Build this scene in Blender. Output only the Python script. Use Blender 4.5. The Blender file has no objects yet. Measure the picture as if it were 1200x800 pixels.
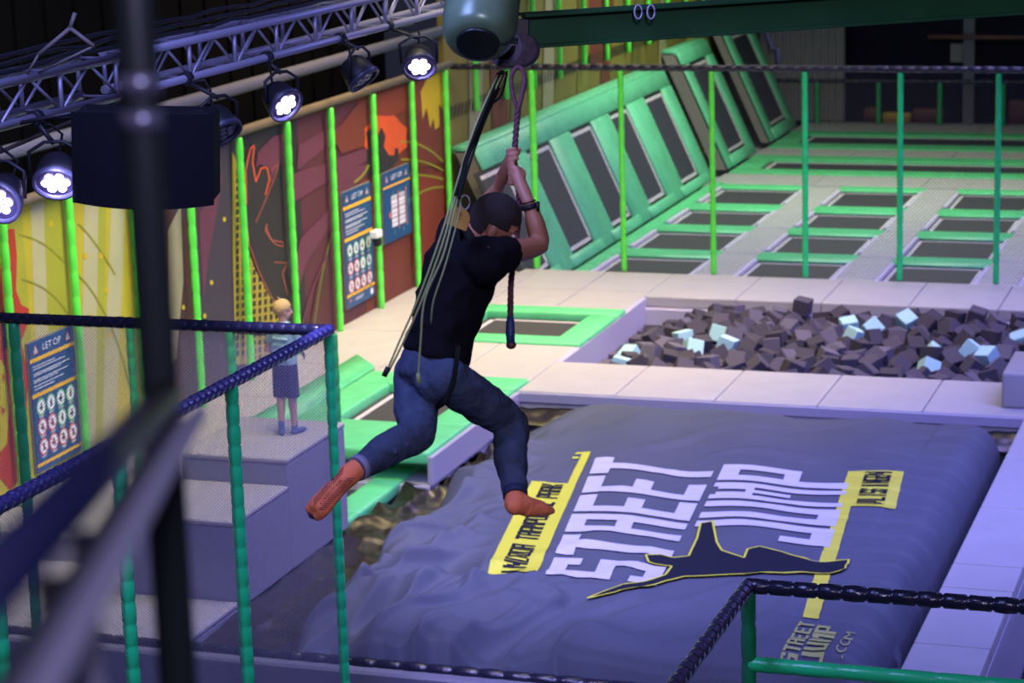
import bpy, bmesh, math, random
import numpy as np
from mathutils import Vector, Matrix, noise
random.seed(7)
S = bpy.context.scene
COL = S.collection
V = Vector
PI = math.pi

# ------------------------------------------------------------------ camera
FPX = 2800.0
def _dir(x, y):
    v = np.array([x-600., -(y-400.), -FPX]); return v/np.linalg.norm(v)
_Y = _dir(1570, -260); _X = -_dir(-7700, 26); _X = _X-_Y*(_X@_Y); _X /= np.linalg.norm(_X); _Z = np.cross(_X, _Y)
RM = np.array([_X, _Y, _Z]); CP = np.array([0, 0, 6.0])
def at(px, py, D=None, X=None, Y=None, Z=None):
    """world point seen at a picture position, at a given distance or on a given plane"""
    r = RM @ np.array([(px-600)/FPX, -(py-400)/FPX, -1.0])
    if D is not None: t = D
    elif X is not None: t = (X-CP[0])/r[0]
    elif Y is not None: t = (Y-CP[1])/r[1]
    else: t = (Z-CP[2])/r[2]
    return V((CP + r*t).tolist())
CAMR = V(RM[:, 0].tolist()); CAMU = V(RM[:, 1].tolist()); CAMB = V(RM[:, 2].tolist())   # right, up, towards the viewer
cam = bpy.data.cameras.new('camera'); cam.lens = FPX/1200*36; cam.sensor_width = 36; cam.clip_end = 300
cam.dof.use_dof = True; cam.dof.focus_distance = 12.0; cam.dof.aperture_fstop = 4.0
co = bpy.data.objects.new('camera', cam); COL.objects.link(co)
m = Matrix([list(RM[0])+[0], list(RM[1])+[0], list(RM[2])+[6.0], [0, 0, 0, 1]]); co.matrix_world = m
S.camera = co
# ------------------------------------------------------------------ world, lights, exposure
w = bpy.data.worlds.new('world'); S.world = w; w.use_nodes = True
w.node_tree.nodes['Background'].inputs[0].default_value = (0.10, 0.11, 0.20, 1)
w.node_tree.nodes['Background'].inputs[1].default_value = 0.12
def area(name, loc, target, size, power, col, sy=None):
    l = bpy.data.lights.new(name, 'AREA'); l.energy = power; l.color = col; l.size = size
    if sy: l.shape = 'RECTANGLE'; l.size_y = sy
    o = bpy.data.objects.new(name, l); COL.objects.link(o); o.location = loc
    o.rotation_euler = (V(target)-V(loc)).to_track_quat('-Z', 'Y').to_euler(); return o
def spot(name, loc, target, power, col, ang=60, blend=.6, r=.1):
    l = bpy.data.lights.new(name, 'SPOT'); l.energy = power; l.color = col; l.spot_size = math.radians(ang); l.spot_blend = blend; l.shadow_soft_size = r
    o = bpy.data.objects.new(name, l); COL.objects.link(o); o.location = loc
    o.rotation_euler = (V(target)-V(loc)).to_track_quat('-Z', 'Y').to_euler(); return o
for q_ in (('warm_hall_light', (-7.6, 25.5, 7.5), (-10.4, 25.5, 0), 2.5, 520, (1.0, .78, .36), 8, 100),
           ('warm_left_light', (-7.4, 17.5, 7.6), (-11, 19.5, .8), 2.5, 300, (1.0, .9, .60), 5, 100),
           ('violet_right_light', (0.6, 20.0, 7.5), (-3.6, 20.5, 0), 2.0, 640, (.28, .29, 1.0), 6, 120),
           ('violet_far_light', (-0.5, 30.0, 7.5), (-4.0, 29.5, 0), 2.0, 520, (.40, .34, 1.0), 9, 120),
           ('hall_far_light', (-7.4, 37.0, 7.5), (-9.2, 36.5, 0), 2.0, 620, (.90, 1.0, .74), 9, 130),
           ('neutral_pit_light', (-5.0, 25.5, 8.0), (-6.0, 24.8, 0), 1.5, 20, (1.0, .90, .85), 5, 120),
           ('violet_near_light', (-4.6, 8.0, 8.0), (-6.6, 16.5, 0), 1.5, 250, (.28, .32, 1.0), 4, 110),
           ('added_viewer_fill', (1.5, -1.5, 9.0), (-2.5, 8.5, 3.5), 1.0, 230, (.62, .56, 1.0), 2, 120)):  # last one is an added, unseen violet fill from behind the viewer
    area(*q_[:7]).data.spread = math.radians(q_[7])
S.view_settings.view_transform = 'Standard'; S.view_settings.look = 'None'; S.view_settings.gamma = 1
S.view_settings.use_curve_mapping = False; S.view_settings.exposure = 0.2

# ------------------------------------------------------------------ materials
MATS = {}
def mat(name, col, rough=.6, metal=0, bump=0, bscale=40, var=0, vscale=6, emit=None, es=0, coat=0, spec=.5):
    if name in MATS: return MATS[name]
    m = bpy.data.materials.new(name); m.use_nodes = True; nt = m.node_tree; b = nt.nodes['Principled BSDF']
    b.inputs['Base Color'].default_value = (*col, 1); b.inputs['Roughness'].default_value = rough; b.inputs['Metallic'].default_value = metal
    b.inputs['Specular IOR Level'].default_value = spec
    if coat: b.inputs['Coat Weight'].default_value = coat; b.inputs['Coat Roughness'].default_value = .15
    tc = nt.nodes.new('ShaderNodeTexCoord')
    if var:
        n = nt.nodes.new('ShaderNodeTexNoise'); n.inputs['Scale'].default_value = vscale; n.inputs['Detail'].default_value = 4
        nt.links.new(tc.outputs['Object'], n.inputs['Vector'])
        r = nt.nodes.new('ShaderNodeValToRGB'); r.color_ramp.elements[0].position = .3; r.color_ramp.elements[1].position = .7
        r.color_ramp.elements[0].color = (*[c*(1-var) for c in col], 1); r.color_ramp.elements[1].color = (*[min(1, c*(1+var)) for c in col], 1)
        nt.links.new(n.outputs['Fac'], r.inputs['Fac']); nt.links.new(r.outputs['Color'], b.inputs['Base Color'])
    if bump:
        n2 = nt.nodes.new('ShaderNodeTexNoise'); n2.inputs['Scale'].default_value = bscale; n2.inputs['Detail'].default_value = 3
        nt.links.new(tc.outputs['Object'], n2.inputs['Vector'])
        bp = nt.nodes.new('ShaderNodeBump'); bp.inputs['Strength'].default_value = bump; bp.inputs['Distance'].default_value = .02
        nt.links.new(n2.outputs['Fac'], bp.inputs['Height']); nt.links.new(bp.outputs['Normal'], b.inputs['Normal'])
    if emit: b.inputs['Emission Color'].default_value = (*emit, 1); b.inputs['Emission Strength'].default_value = es
    MATS[name] = m; return m
def net_mat(name, col, cell, wid):
    m = bpy.data.materials.new(name); m.use_nodes = True; nt = m.node_tree; b = nt.nodes['Principled BSDF']
    b.inputs['Base Color'].default_value = (*col, 1); b.inputs['Roughness'].default_value = .8
    out = nt.nodes['Material Output']; tc = nt.nodes.new('ShaderNodeTexCoord'); sp = nt.nodes.new('ShaderNodeSeparateXYZ')
    nt.links.new(tc.outputs['Object'], sp.inputs[0])
    def M(op, a, b2):
        n = nt.nodes.new('ShaderNodeMath'); n.operation = op
        for i, q in enumerate((a, b2)):
            if isinstance(q, (int, float)): n.inputs[i].default_value = q
            elif q is not None: nt.links.new(q, n.inputs[i])
        return n.outputs[0]
    u = M('ADD', sp.outputs[0], sp.outputs[1])
    a = M('LESS_THAN', M('FRACT', M('DIVIDE', M('ADD', u, sp.outputs[2]), cell), None), wid)
    c = M('LESS_THAN', M('FRACT', M('DIVIDE', M('SUBTRACT', u, sp.outputs[2]), cell), None), wid)
    f = M('MAXIMUM', a, c)
    tr = nt.nodes.new('ShaderNodeBsdfTransparent'); mx = nt.nodes.new('ShaderNodeMixShader')
    nt.links.new(f, mx.inputs[0]); nt.links.new(tr.outputs[0], mx.inputs[1]); nt.links.new(b.outputs[0], mx.inputs[2])
    nt.links.new(mx.outputs[0], out.inputs['Surface']); return m
vinyl = mat('grey vinyl pad', (.37, .36, .37), .5, bump=.08, bscale=9, var=.05, vscale=3)
vinyl_side = mat('grey vinyl side', (.36, .35, .42), .5, var=.05)
stepm = mat('grey step vinyl', (.30, .29, .31), .55, var=.06, vscale=4)
greenp = mat('green vinyl pad', (.10, .52, .22), .38, bump=.15, bscale=7, var=.10, vscale=4)
greenw = mat('green wall pad', (.12, .50, .28), .42, bump=.15, bscale=6, var=.12, vscale=3)
greenpole = mat('green pole sleeve', (.10, .72, .06), .32, bump=.1, bscale=30)
blue_lit_pole = mat('blue-lit green pole sleeve', (.02, .62, .19), .25, bump=.15, bscale=30)  # same green sleeve, with the blue light's tint put into the colour
darkpole = mat('dark green pole sleeve', (.02, .30, .09), .35, bump=.12, bscale=30)
blackv = mat('black vinyl rail', (.015, .015, .03), .22, bump=.2, bscale=40)
bluev = mat('navy vinyl rail', (.03, .03, .10), .2, bump=.2, bscale=40)
bed = mat('trampoline bed', (.030, .028, .036), .7, var=.1, vscale=30)
bedw = mat('wall trampoline bed', (.028, .029, .045), .65, var=.1)
border = mat('white bed border', (.50, .46, .50), .6)
tarp = mat('black crinkled tarp', (.016, .013, .010), .30, var=.4, vscale=3)
fabric = mat('grey airbag fabric', (.078, .088, .118), .65, spec=.2, bump=.12, bscale=5, var=.06, vscale=2)
white_pr = mat('white print', (.50, .49, .56), .55, var=.05, vscale=8)
yellow_pr = mat('yellow print', (.58, .58, .05), .55)
dark_pr = mat('dark print', (.014, .016, .028), .8, spec=.08)
steel = mat('truss aluminium', (.26, .25, .31), .42, .35)
black = mat('matt black', (.012, .012, .014), .6)
rubber = mat('black plastic', (.012, .012, .014), .5, spec=.3)
wallblack = mat('black wall', (.0015, .0015, .002), 1.0, spec=.02)
woodpipe = mat('tan pipe', (.10, .075, .05), .6, var=.2)
beamg = mat('dark green beam paint', (.012, .075, .022), .45, var=.15, vscale=3)
foam_d = mat('charcoal foam', (.062, .055, .078), .9)
foam_e = mat('dark brown grey foam', (.040, .034, .046), .9)
foam_f = mat('grey foam', (.10, .09, .125), .9)
foam_l = mat('pale aqua foam', (.36, .62, .62), .9)
skin = mat('skin', (.40, .17, .09), .5, var=.05)
skin_b = mat('child skin', (.55, .30, .20), .5)
netd = net_mat('dark net', (.03, .03, .05), .05, .09)
netn = net_mat('grey net', (.22, .21, .27), .024, .13)

# ------------------------------------------------------------------ helpers
def obj(name, bm, ms, parent=None, smooth=False):
    me = bpy.data.meshes.new(name)
    if smooth:
        for f in bm.faces: f.smooth = True
    bm.to_mesh(me); bm.free()
    for q in (ms if isinstance(ms, (list, tuple)) else [ms]): me.materials.append(q)
    o = bpy.data.objects.new(name, me); COL.objects.link(o)
    if parent is not None: o.parent = parent
    return o
def tag(o, label, cat, group=None, kind=None):
    o['label'] = label; o['category'] = cat
    if group: o['group'] = group
    if kind: o['kind'] = kind
    return o
def thing(name, label, cat, loc=(0, 0, 0), group=None):
    o = bpy.data.objects.new(name, None); COL.objects.link(o); o.location = loc
    o.empty_display_size = .1; tag(o, label, cat, group); THINGS.append(o); return o
THINGS = []
def rel(o):
    """part vertices were written in world coordinates: shift them to the parent's base"""
    p = o.parent
    while p is not None:
        pass
def wobj(name, bm, ms, parent=None, smooth=False):
    """mesh in world coordinates under a parent that sits at its own location"""
    if parent is not None:
        off = V((0, 0, 0)); p = parent
        while p is not None: off += p.location; p = p.parent
        bmesh.ops.translate(bm, verts=bm.verts, vec=-off)
    return obj(name, bm, ms, parent, smooth)
def struct(name, bm, ms, parent=None, smooth=False):
    o = wobj(name, bm, ms, parent, smooth)
    if parent is None: o['kind'] = 'structure'
    return o
def NB(): return bmesh.new()
def box(bm, x0, x1, y0, y1, z0, z1, bev=0, mi=0, seg=1):
    vs = [bm.verts.new(p) for p in ((x0,y0,z0),(x1,y0,z0),(x1,y1,z0),(x0,y1,z0),(x0,y0,z1),(x1,y0,z1),(x1,y1,z1),(x0,y1,z1))]
    fs = [bm.faces.new([vs[i] for i in q]) for q in ((0,3,2,1),(4,5,6,7),(0,1,5,4),(1,2,6,5),(2,3,7,6),(3,0,4,7))]
    for f in fs: f.material_index = mi
    if bev:
        es = list({e for f in fs for e in f.edges})
        r = bmesh.ops.bevel(bm, geom=es, offset=bev, segments=seg, affect='EDGES', profile=.6)
        for f in r['faces']: f.material_index = mi
    return vs
def obox(bm, c, ax, ay, az, hx, hy, hz, bev=0, mi=0):
    """oriented box"""
    b2 = NB(); box(b2, -hx, hx, -hy, hy, -hz, hz, bev, mi)
    M4 = Matrix([[ax[0], ay[0], az[0], c[0]], [ax[1], ay[1], az[1], c[1]], [ax[2], ay[2], az[2], c[2]], [0, 0, 0, 1]])
    bmesh.ops.transform(b2, matrix=M4, verts=b2.verts); merge(bm, b2)
def merge(bm, b2):
    me = bpy.data.meshes.new('t'); b2.to_mesh(me); b2.free(); bm.from_mesh(me); bpy.data.meshes.remove(me)
def quad(bm, pts, mi=0):
    f = bm.faces.new([bm.verts.new(p) for p in pts]); f.material_index = mi; return f
def frame_of(d):
    d = d.normalized(); a = V((0, 0, 1)) if abs(d.z) < .9 else V((1, 0, 0)); u = d.cross(a).normalized(); return u, d.cross(u).normalized()
def tube(bm, pts, r, n=10, cap=True, mi=0, ref=None, axis=None):
    """swept tube; r = number, list, or list of (ra, rb) with ref as the direction of ra"""
    pts = [V(p) for p in pts]; N = len(pts)
    rs = r if isinstance(r, (list, tuple)) else [r]*N
    rings = []; u = None
    for i, p in enumerate(pts):
        d = V(axis) if axis is not None else (pts[min(i+1, N-1)]-pts[max(i-1, 0)]).normalized()
        if ref is not None: u = (V(ref)-d*V(ref).dot(d)).normalized()
        elif u is None: u = frame_of(d)[0]
        else: u = (u-d*u.dot(d)).normalized()
        v = d.cross(u)
        ra, rb = rs[i] if isinstance(rs[i], (tuple, list)) else (rs[i], rs[i])
        rings.append([bm.verts.new(p+u*math.cos(2*PI*k/n)*ra+v*math.sin(2*PI*k/n)*rb) for k in range(n)])
    for i in range(N-1):
        for k in range(n):
            f = bm.faces.new((rings[i][k], rings[i][(k+1) % n], rings[i+1][(k+1) % n], rings[i+1][k])); f.material_index = mi; f.smooth = True
    if cap:
        bm.faces.new(list(reversed(rings[0]))).material_index = mi; bm.faces.new(rings[-1]).material_index = mi
def ball(bm, c, r, ax=None, seg=16, mi=0):
    b2 = NB(); bmesh.ops.create_uvsphere(b2, u_segments=seg, v_segments=max(6, seg*2//3), radius=1)
    rr = r if isinstance(r, (tuple, list)) else (r, r, r)
    if ax is None: ax = (V((1, 0, 0)), V((0, 1, 0)), V((0, 0, 1)))
    c = V(c)
    for v in b2.verts: v.co = c + ax[0]*v.co.x*rr[0] + ax[1]*v.co.y*rr[1] + ax[2]*v.co.z*rr[2]
    for f in b2.faces: f.material_index = mi; f.smooth = True
    merge(bm, b2)
def limb(bm, pts, rs, n=14, k=4):
    """smooth tapered limb with round ends"""
    P = [V(p) for p in pts]; out = []; ro = []
    for i in range(len(P)-1):
        p0 = P[max(i-1, 0)]; p1 = P[i]; p2 = P[i+1]; p3 = P[min(i+2, len(P)-1)]
        for j in range(k):
            t = j/k; c = [(-t+2*t*t-t**3)*.25, 1, 1, 1]
            q = .5*((2*p1)+(p2-p0)*t+(2*p0-5*p1+4*p2-p3)*t*t+(3*p1-p0-3*p2+p3)*t**3)
            out.append(p1.lerp(p2, t)*.5+q*.5); s = t*t*(3-2*t); ro.append(rs[i]*(1-s)+rs[i+1]*s)
    out.append(P[-1]); ro.append(rs[-1])
    tube(bm, out, ro, n)
    ball(bm, out[0], ro[0], seg=n); ball(bm, out[-1], ro[-1], seg=n)
def remesh(bm, vox, sm=4):
    me = bpy.data.meshes.new('t'); bm.to_mesh(me); bm.free(); o = bpy.data.objects.new('t', me); COL.objects.link(o)
    md = o.modifiers.new('r', 'REMESH'); md.mode = 'VOXEL'; md.voxel_size = vox
    s = o.modifiers.new('s', 'SMOOTH'); s.iterations = sm; s.factor = .5
    dg = bpy.context.evaluated_depsgraph_get(); dg.update()
    me2 = bpy.data.meshes.new_from_object(o.evaluated_get(dg)); bpy.data.objects.remove(o); bpy.data.meshes.remove(me)
    b = NB(); b.from_mesh(me2); bpy.data.meshes.remove(me2)
    for f in b.faces: f.smooth = True
    return b
def text_bm(s, sx, sy, align='CENTER'):
    """flat lettering scaled to a width and height, centred on the origin"""
    cu = bpy.data.curves.new('t', 'FONT'); cu.body = s; cu.resolution_u = 3
    o = bpy.data.objects.new('t', cu); COL.objects.link(o)
    dg = bpy.context.evaluated_depsgraph_get(); dg.update()
    me = bpy.data.meshes.new_from_object(o.evaluated_get(dg)); bpy.data.objects.remove(o); bpy.data.curves.remove(cu)
    b = NB(); b.from_mesh(me); bpy.data.meshes.remove(me)
    xs = [v.co.x for v in b.verts]; ys = [v.co.y for v in b.verts]
    cx, cy, w, h = (min(xs)+max(xs))/2, (min(ys)+max(ys))/2, max(xs)-min(xs), max(ys)-min(ys)
    for v in b.verts: v.co = V(((v.co.x-cx)/w*sx, (v.co.y-cy)/h*sy, 0))
    return b
def sleeve(bm, a, b, r, pitch=.24, n=10, mi=0, pinch=.86, jit=.0):
    """foam sleeve wrapped with tape: a tube pinched at regular joints"""
    a = V(a); b = V(b); L = (b-a).length; k = max(1, round(L/pitch)); pts = []; rs = []
    for i in range(k):
        for t, q in ((0, pinch), (.10, 1), (.5, 1.03+random.uniform(-jit, jit)), (.90, 1)):
            pts.append(a.lerp(b, (i+t)/k)); rs.append(r*q)
    pts.append(b); rs.append(r*pinch); tube(bm, pts, rs, n, mi=mi)
def pole(parent, a, b, r, m, name='post', pitch=.24, n=10):
    bm = NB(); sleeve(bm, a, b, r, pitch, n, jit=.04); return wobj(name, bm, m, parent)
ORD = ['first', 'second', 'third', 'fourth', 'fifth', 'sixth', 'seventh', 'eighth', 'ninth', 'tenth', 'eleventh', 'twelfth']

# ================================================================== SETTING
K = 1.054; ZG = -.324      # the far trampoline floor lies a step below the platform
bm = NB(); box(bm, -14, 6, 2, 60, -1.4, -1.3); struct('floor', bm, mat('hall floor', (.05, .05, .055), .5, var=.1))
# --- deck of padded panels (each panel a piece)
deck = NB(); box(deck, -10.97, -7.9, 20.36, 29.42, -.9, -.30); box(deck, -10.97, -9.15, 15.62, 20.36, -.9, -.30)
box(deck, -7.9, .5, 23.02, 24.38, -.9, -.13); box(deck, -7.88, .5, 27.95, 29.42, -.9, -.13)
box(deck, -10.97, .5, 29.42, 46.6, -.9, ZG-.13)
box(deck, -2.66, -2.1, 12, 23.02, -.9, -.13)
DECK = struct('floor', deck, vinyl_side)
def panel(x0, x1, y0, y1, z1=0, th=.13, m=vinyl, bev=.018, name='floor_pad'):
    b = NB(); g = .004; box(b, x0+g, x1-g, y0+g, y1-g, z1-th, z1, bev, seg=2); return wobj(name, b, m, DECK)
# left platform around the trampolines A and B
def panels(xs, ys, **k):
    for i in range(len(xs)-1):
        for j in range(len(ys)-1): panel(xs[i], xs[i+1], ys[j], ys[j+1], **k)
panels([-10.97, -9.72], [15.62+1.65, 19.0, 20.8, 22.2, 23.75], th=.30)
panels([-9.72, -9.15], [17.27, 19.0], th=.30)
panels([-10.97, -9.72], [23.75, 25.5, 27.05], th=.30)
panels([-9.72, -8.8, -7.9], [23.45, 25.12], th=.30)
panels([-10.97, -9.72, -8.8, -7.9], [27.05, 28.2, 29.42], th=.30)
# strips before and behind the foam pit
fx = [-7.9+1.06*i for i in range(9)]
panels(fx, [23.02, 24.38]); panels([x+.1 if x > -7.8 else -7.9 for x in fx], [27.95, 29.42])
# the raised edge pieces of the right strip
panels([-2.66, -2.1], [12, 13.4, 14.9, 16.4, 17.7, 18.3, 19.9, 21.5, 23.0])
# low kerb right of the strip, dark
b = NB(); box(b, -1.75, .5, 10, 22.9, -.9, -.35, .02); struct('trim_1', b, vinyl)
# strips between the trampoline columns
BARS = [(28.7, 29.44)]+[(a*K, c*K) for a, c in ((30.48, 31.14), (32.40, 33.06), (34.22, 34.92), (36.24, 36.72))]
colx = [(-8.98, -7.62), (-7.08, -5.78), (-5.26, -4.0), (-3.48, -2.2), (-1.68, -.4)]
colx = [(a*K, c*K) for a, c in colx]
for i in range(4):
    x0, x1 = colx[i][1], colx[i+1][0]
    ys = [29.42]+[(a+c)/2 for a, c in BARS[1:]]
    for j in range(4):
        b = NB(); box(b, x0, x1, ys[j]+.01, ys[j+1]-.01, ZG-.1, ZG+.035, .05, seg=3); wobj('floor_pad', b, vinyl, DECK)
yy = [36.74, 37.75]
for (a, c) in ((36.74, 37.75), (39.80, 40.67), (42.87, 44.2)):
    panels([-9.75, -8.0, -6.2, -4.4, -2.6, -.9, .5], [a*K, c*K], z1=ZG)

# pit walls
b = NB(); box(b, -7.98, -7.86, 24.38, 27.95, -.9, -.01, .015); box(b, -7.88, .5, 27.88, 27.95, -.9, -.14, .01); box(b, -7.88, .5, 24.38, 24.43, -.9, -.14, .01); box(b, -7.98, .5, 24.38, 27.95, -1.0, -.9)
struct('trim_2', b, mat('lavender pit wall', (.40, .39, .50), .5))
b = NB(); box(b, -7.93, -7.87, 20.40, 23.05, -.30, -.012, .012); box(b, -7.93, -2.6, 22.99, 23.02, -.12, -.012, .01)
struct('trim_3', b, mat('lavender deck edge', (.30, .29, .38), .6))

# ------------------------------------------------------------------ trampolines
def trampoline(label, x0, x1, y0, y1, fr, z=0, group=None, mx=None):
    """x0..y1 outer frame; fr = (left, right, near, far) pad widths; pads are parts"""
    l, r, n, f = fr; t = thing('trampoline', label, 'trampoline', ((x0+x1)/2, (y0+y1)/2, z-.12), group)
    a0, a1, c0, c1 = x0+l, x1-r, y0+n, y1-f
    b = NB(); box(b, a0-.05, a1+.05, c0-.05, c1+.05, z-.085, z-.075); wobj('bed', b, bed, t)
    b = NB(); wd = .055; zb = z-.073; g = .055
    for q in ((a0+g, a0+g+wd, c0+g, c1-g), (a1-g-wd, a1-g, c0+g, c1-g), (a0+g, a1-g, c0+g, c0+g+wd), (a0+g, a1-g, c1-g-wd, c1-g)): box(b, *q, zb-.003, zb+.004)
    wobj('border', b, border, t)
    for q in (((x0, x1, y0, c0) if n > .02 else None), ((x0, x1, c1, y1) if f > .02 else None), ((x0, a0, c0, c1) if l > .02 else None), ((a1, x1, c0, c1) if r > .02 else None)):
        if q: b = NB(); box(b, q[0]+.003, q[1]-.003, q[2]+.003, q[3]-.003, z-.10, z+.03, .035, seg=3); wobj('pad', b, greenp, t, True)
    return t
trampoline('single trampoline with green frame pads left of the foam pit', -9.72, -7.86, 25.12, 27.05, (.22, .36, .36, .34))
trampoline('trampoline with wide green pads partly behind the swinging person', -9.72, -7.9, 20.4, 23.45, (.42, .42, 1.05, .5))
trampoline('lower sunken trampoline beside the black tarp under the person\'s trailing foot', -9.5, -8.2, 19.05, 20.95, (.3, .32, .3, .4), z=-.3)
b = NB(); box(b, -9.5, -7.95, 20.9, 20.96, -.3, -.02, .01)
tag(wobj('step_pad', b, greenw), 'green upright pad between the upper and sunken trampolines', 'pad')
# the peaked corner pad
p = [V((-10.15, 20.4, .03)), V((-9.73, 20.4, .03)), V((-9.73, 23.6, .05)), V((-10.05, 23.85, .12))]
b = NB(); vs = [b.verts.new(q) for q in p]+[b.verts.new(q-V((0, 0, .06))) for q in p]
for q in ((0, 1, 2, 3), (7, 6, 5, 4), (0, 4, 5, 1), (1, 5, 6, 2), (2, 6, 7, 3), (3, 7, 4, 0)): b.faces.new([vs[i] for i in q])
bmesh.ops.bevel(b, geom=list(b.edges), offset=.02, segments=2, affect='EDGES')
tag(wobj('corner_pad', b, greenp, None, True), 'green pad with a lifted corner along the left side of the wide-padded trampoline', 'pad')
for i, (x0, x1) in enumerate(colx):
    for j in range(4):
        c0, c1 = BARS[j][1], BARS[j+1][0]
        t = thing('trampoline', 'flat trampoline, %s row behind foam pit, %s column from green wall' % (ORD[j], ORD[i]), 'trampoline', ((x0+x1)/2, (c0+c1)/2, ZG-.1), 'trampolines in the far grid')
        b = NB(); box(b, x0+.04, x1-.04, max(c0-.05, 29.43), c1+.05, ZG-.045, ZG-.03); wobj('bed', b, bed, t)
        b = NB()
        for q in ((x0+.07, x0+.12, c0+.04, c1-.04), (x1-.12, x1-.07, c0+.04, c1-.04), (x0+.07, x1-.07, c1-.08, c1-.03)): box(b, *q, ZG-.03, ZG-.024)
        wobj('border', b, border, t)
        if j == 0 and i == 0: pass
        b = NB(); yb0, yb1 = BARS[j+1]
        tube(b, [(x0-.04, (yb0+yb1)/2, ZG-.02), (x0, (yb0+yb1)/2, ZG-.02), (x1, (yb0+yb1)/2, ZG-.02), (x1+.04, (yb0+yb1)/2, ZG-.02)], [(.20, .03), ((yb1-yb0)/2-.05, .05), ((yb1-yb0)/2-.05, .05), (.20, .03)], 16, ref=(0, 1, 0))
        wobj('pad', b, greenp, t)
        b = NB()
        for xx in (x0-.0, x1-.03): box(b, xx-.02, xx+.05, c0, c1, ZG-.075, ZG+.03, .015)
        wobj('edge_trim', b, mat('lavender edge', (.52, .48, .62), .5), t)
for j, (a, c0, c1, d) in enumerate(((37.75, 38.28, 39.24, 39.80), (40.67, 41.28, 42.37, 42.87))):
    a, c0, c1, d = a*K, c0*K, c1*K, d*K
    t = thing('trampoline', 'long runway trampoline across the hall, %s one behind the grid' % ('nearer' if j == 0 else 'farther'), 'trampoline', (-4.4, (a+d)/2, ZG-.1))
    b = NB(); box(b, -9.27, .5, c0, c1, ZG-.045, ZG-.03); wobj('bed', b, bed, t)
    b = NB(); box(b, -9.22, .5, c1-.1, c1-.05, ZG-.03, ZG-.022); box(b, -9.22, -9.15, c0, c1-.1, ZG-.03, ZG-.022); wobj('border', b, border, t)
    for q in ((-9.7, .5, a, c0), (-9.7, .5, c1, d), (-9.7, -9.28, c0, c1)): b = NB(); box(b, *q, ZG-.09, ZG+.012, .01, seg=2); wobj('pad', b, greenp, t, True)
# green pad along the foot of the sloping wall
b = NB(); box(b, -9.72, -9.49, 29.46, 36.72*K, ZG-.1, ZG+.03, .03, seg=2); tag(wobj('foot_pad', b, greenp, None, True), 'long green floor pad along the foot of the sloping trampolines', 'pad')

# ------------------------------------------------------------------ sloping wall trampolines
KX = .45; XB = -9.80
def sp(y, z, off=0):   # a point on the slope
    n = V((1, 0, KX)).normalized(); return V((XB-KX*z, y, z+ZG))+n*off
def slope_board(b, y0, y1, z0, z1, o0, o1, bev=0, mi=0):
    ax = V((0, 1, 0)); up = V((-KX, 0, 1)).normalized(); n = V((1, 0, KX)).normalized()
    c = sp((y0+y1)/2, (z0+z1)/2, (o0+o1)/2); obox(b, c, ax, up, n if ax.cross(up).dot(n) > 0 else n, (y1-y0)/2, (z1-z0)/2*math.sqrt(1+KX*KX), (o1-o0)/2, bev, mi)
beige = mat('beige wedge side', (.24, .22, .19), .6, var=.05)
def wedge(name_label, y0, y1, ztop, mats, zb=.17, zt=1.5):
    y0, y1, ztop, zb, zt = y0*K, y1*K, ztop*K, zb*K, zt*K; mats = [(a*K, c*K) for a, c in mats]; y0 = max(y0, 29.46)
    t = thing('wall_trampoline', name_label, 'trampoline', (XB-.4, (y0+y1)/2, ZG))
    b = NB(); th_ = max(.04, min(.24, 10.955-9.80-KX*ztop))
    pr_ = [(XB-.02, .0), (XB-KX*ztop-.02, ztop-.01), (XB-KX*ztop-th_, ztop-.01), (XB-th_, 0)]
    a = [b.verts.new((x, y0, z+ZG)) for x, z in pr_]; c = [b.verts.new((x, y1, z+ZG)) for x, z in pr_]
    b.faces.new(a); b.faces.new(list(reversed(c)))
    for k in range(4): b.faces.new((a[k], c[k], c[(k+1) % 4], a[(k+1) % 4]))
    wobj('wedge', b, beige, t)
    for (m0, m1) in mats:
        b = NB(); slope_board(b, m0-.08, m1+.08, zb-.06, zt+.03, .0, .015); wobj('bed', b, black, t)
        b = NB(); slope_board(b, m0+.02, m1-.02, zb+.03, zt-.03, .015, .025); wobj('mat', b, bedw, t)
        b = NB()
        slope_board(b, m1-.10, m1-.03, zb+.02, zt-.03, .025, .03); slope_board(b, m0+.03, m1-.03, zb+.02, zb+.07, .025, .03); slope_board(b, m0+.03, m1-.03, zt-.08, zt-.03, .025, .03)
        wobj('border', b, border, t)
    eds = [y0+.0]+[q for mm in mats for q in mm]+[y1]
    for k in range(0, len(eds), 2):
        if eds[k+1]-eds[k] > .05: b = NB(); slope_board(b, eds[k], eds[k+1], 0.0, zt+.02, 0, .055, .02); wobj('rail_pad', b, greenw, t, True)
    yc = [y0]+[(mats[i][1]+mats[i+1][0])/2 for i in range(len(mats)-1)]+[y1]
    for i in range(len(yc)-1):
        b = NB(); slope_board(b, yc[i]+.27, yc[i+1]-.26, 0.0, zb-.02, 0, .09, .03); wobj('foot_pad', b, greenw, t, True)
    b = NB(); slope_board(b, y0, y1, zt+.02, ztop, 0, .05, .02); box(b, max(-10.95, XB-KX*ztop-.28), XB-KX*ztop+.03, y0, y1, ZG+ztop-.05, ZG+ztop+.05, .02); wobj('top_pad', b, greenw, t, True)
    return t
wedge('long sloping wall of dark trampolines in green frames', 27.9, 37.0, 1.78, [(27.75, 28.72), (29.62, 30.62), (31.55, 32.55), (33.47, 34.42), (35.38, 36.42)])
wedge('separate sloping trampoline panel, second along the green wall', 38.1, 40.1, 1.92, [(38.5, 39.65)], .2, 1.68)
wedge('tall sloping trampoline panel farthest along the green wall', 41.3, 43.4, 2.08, [(41.7, 42.95)], .22, 1.85)

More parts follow.
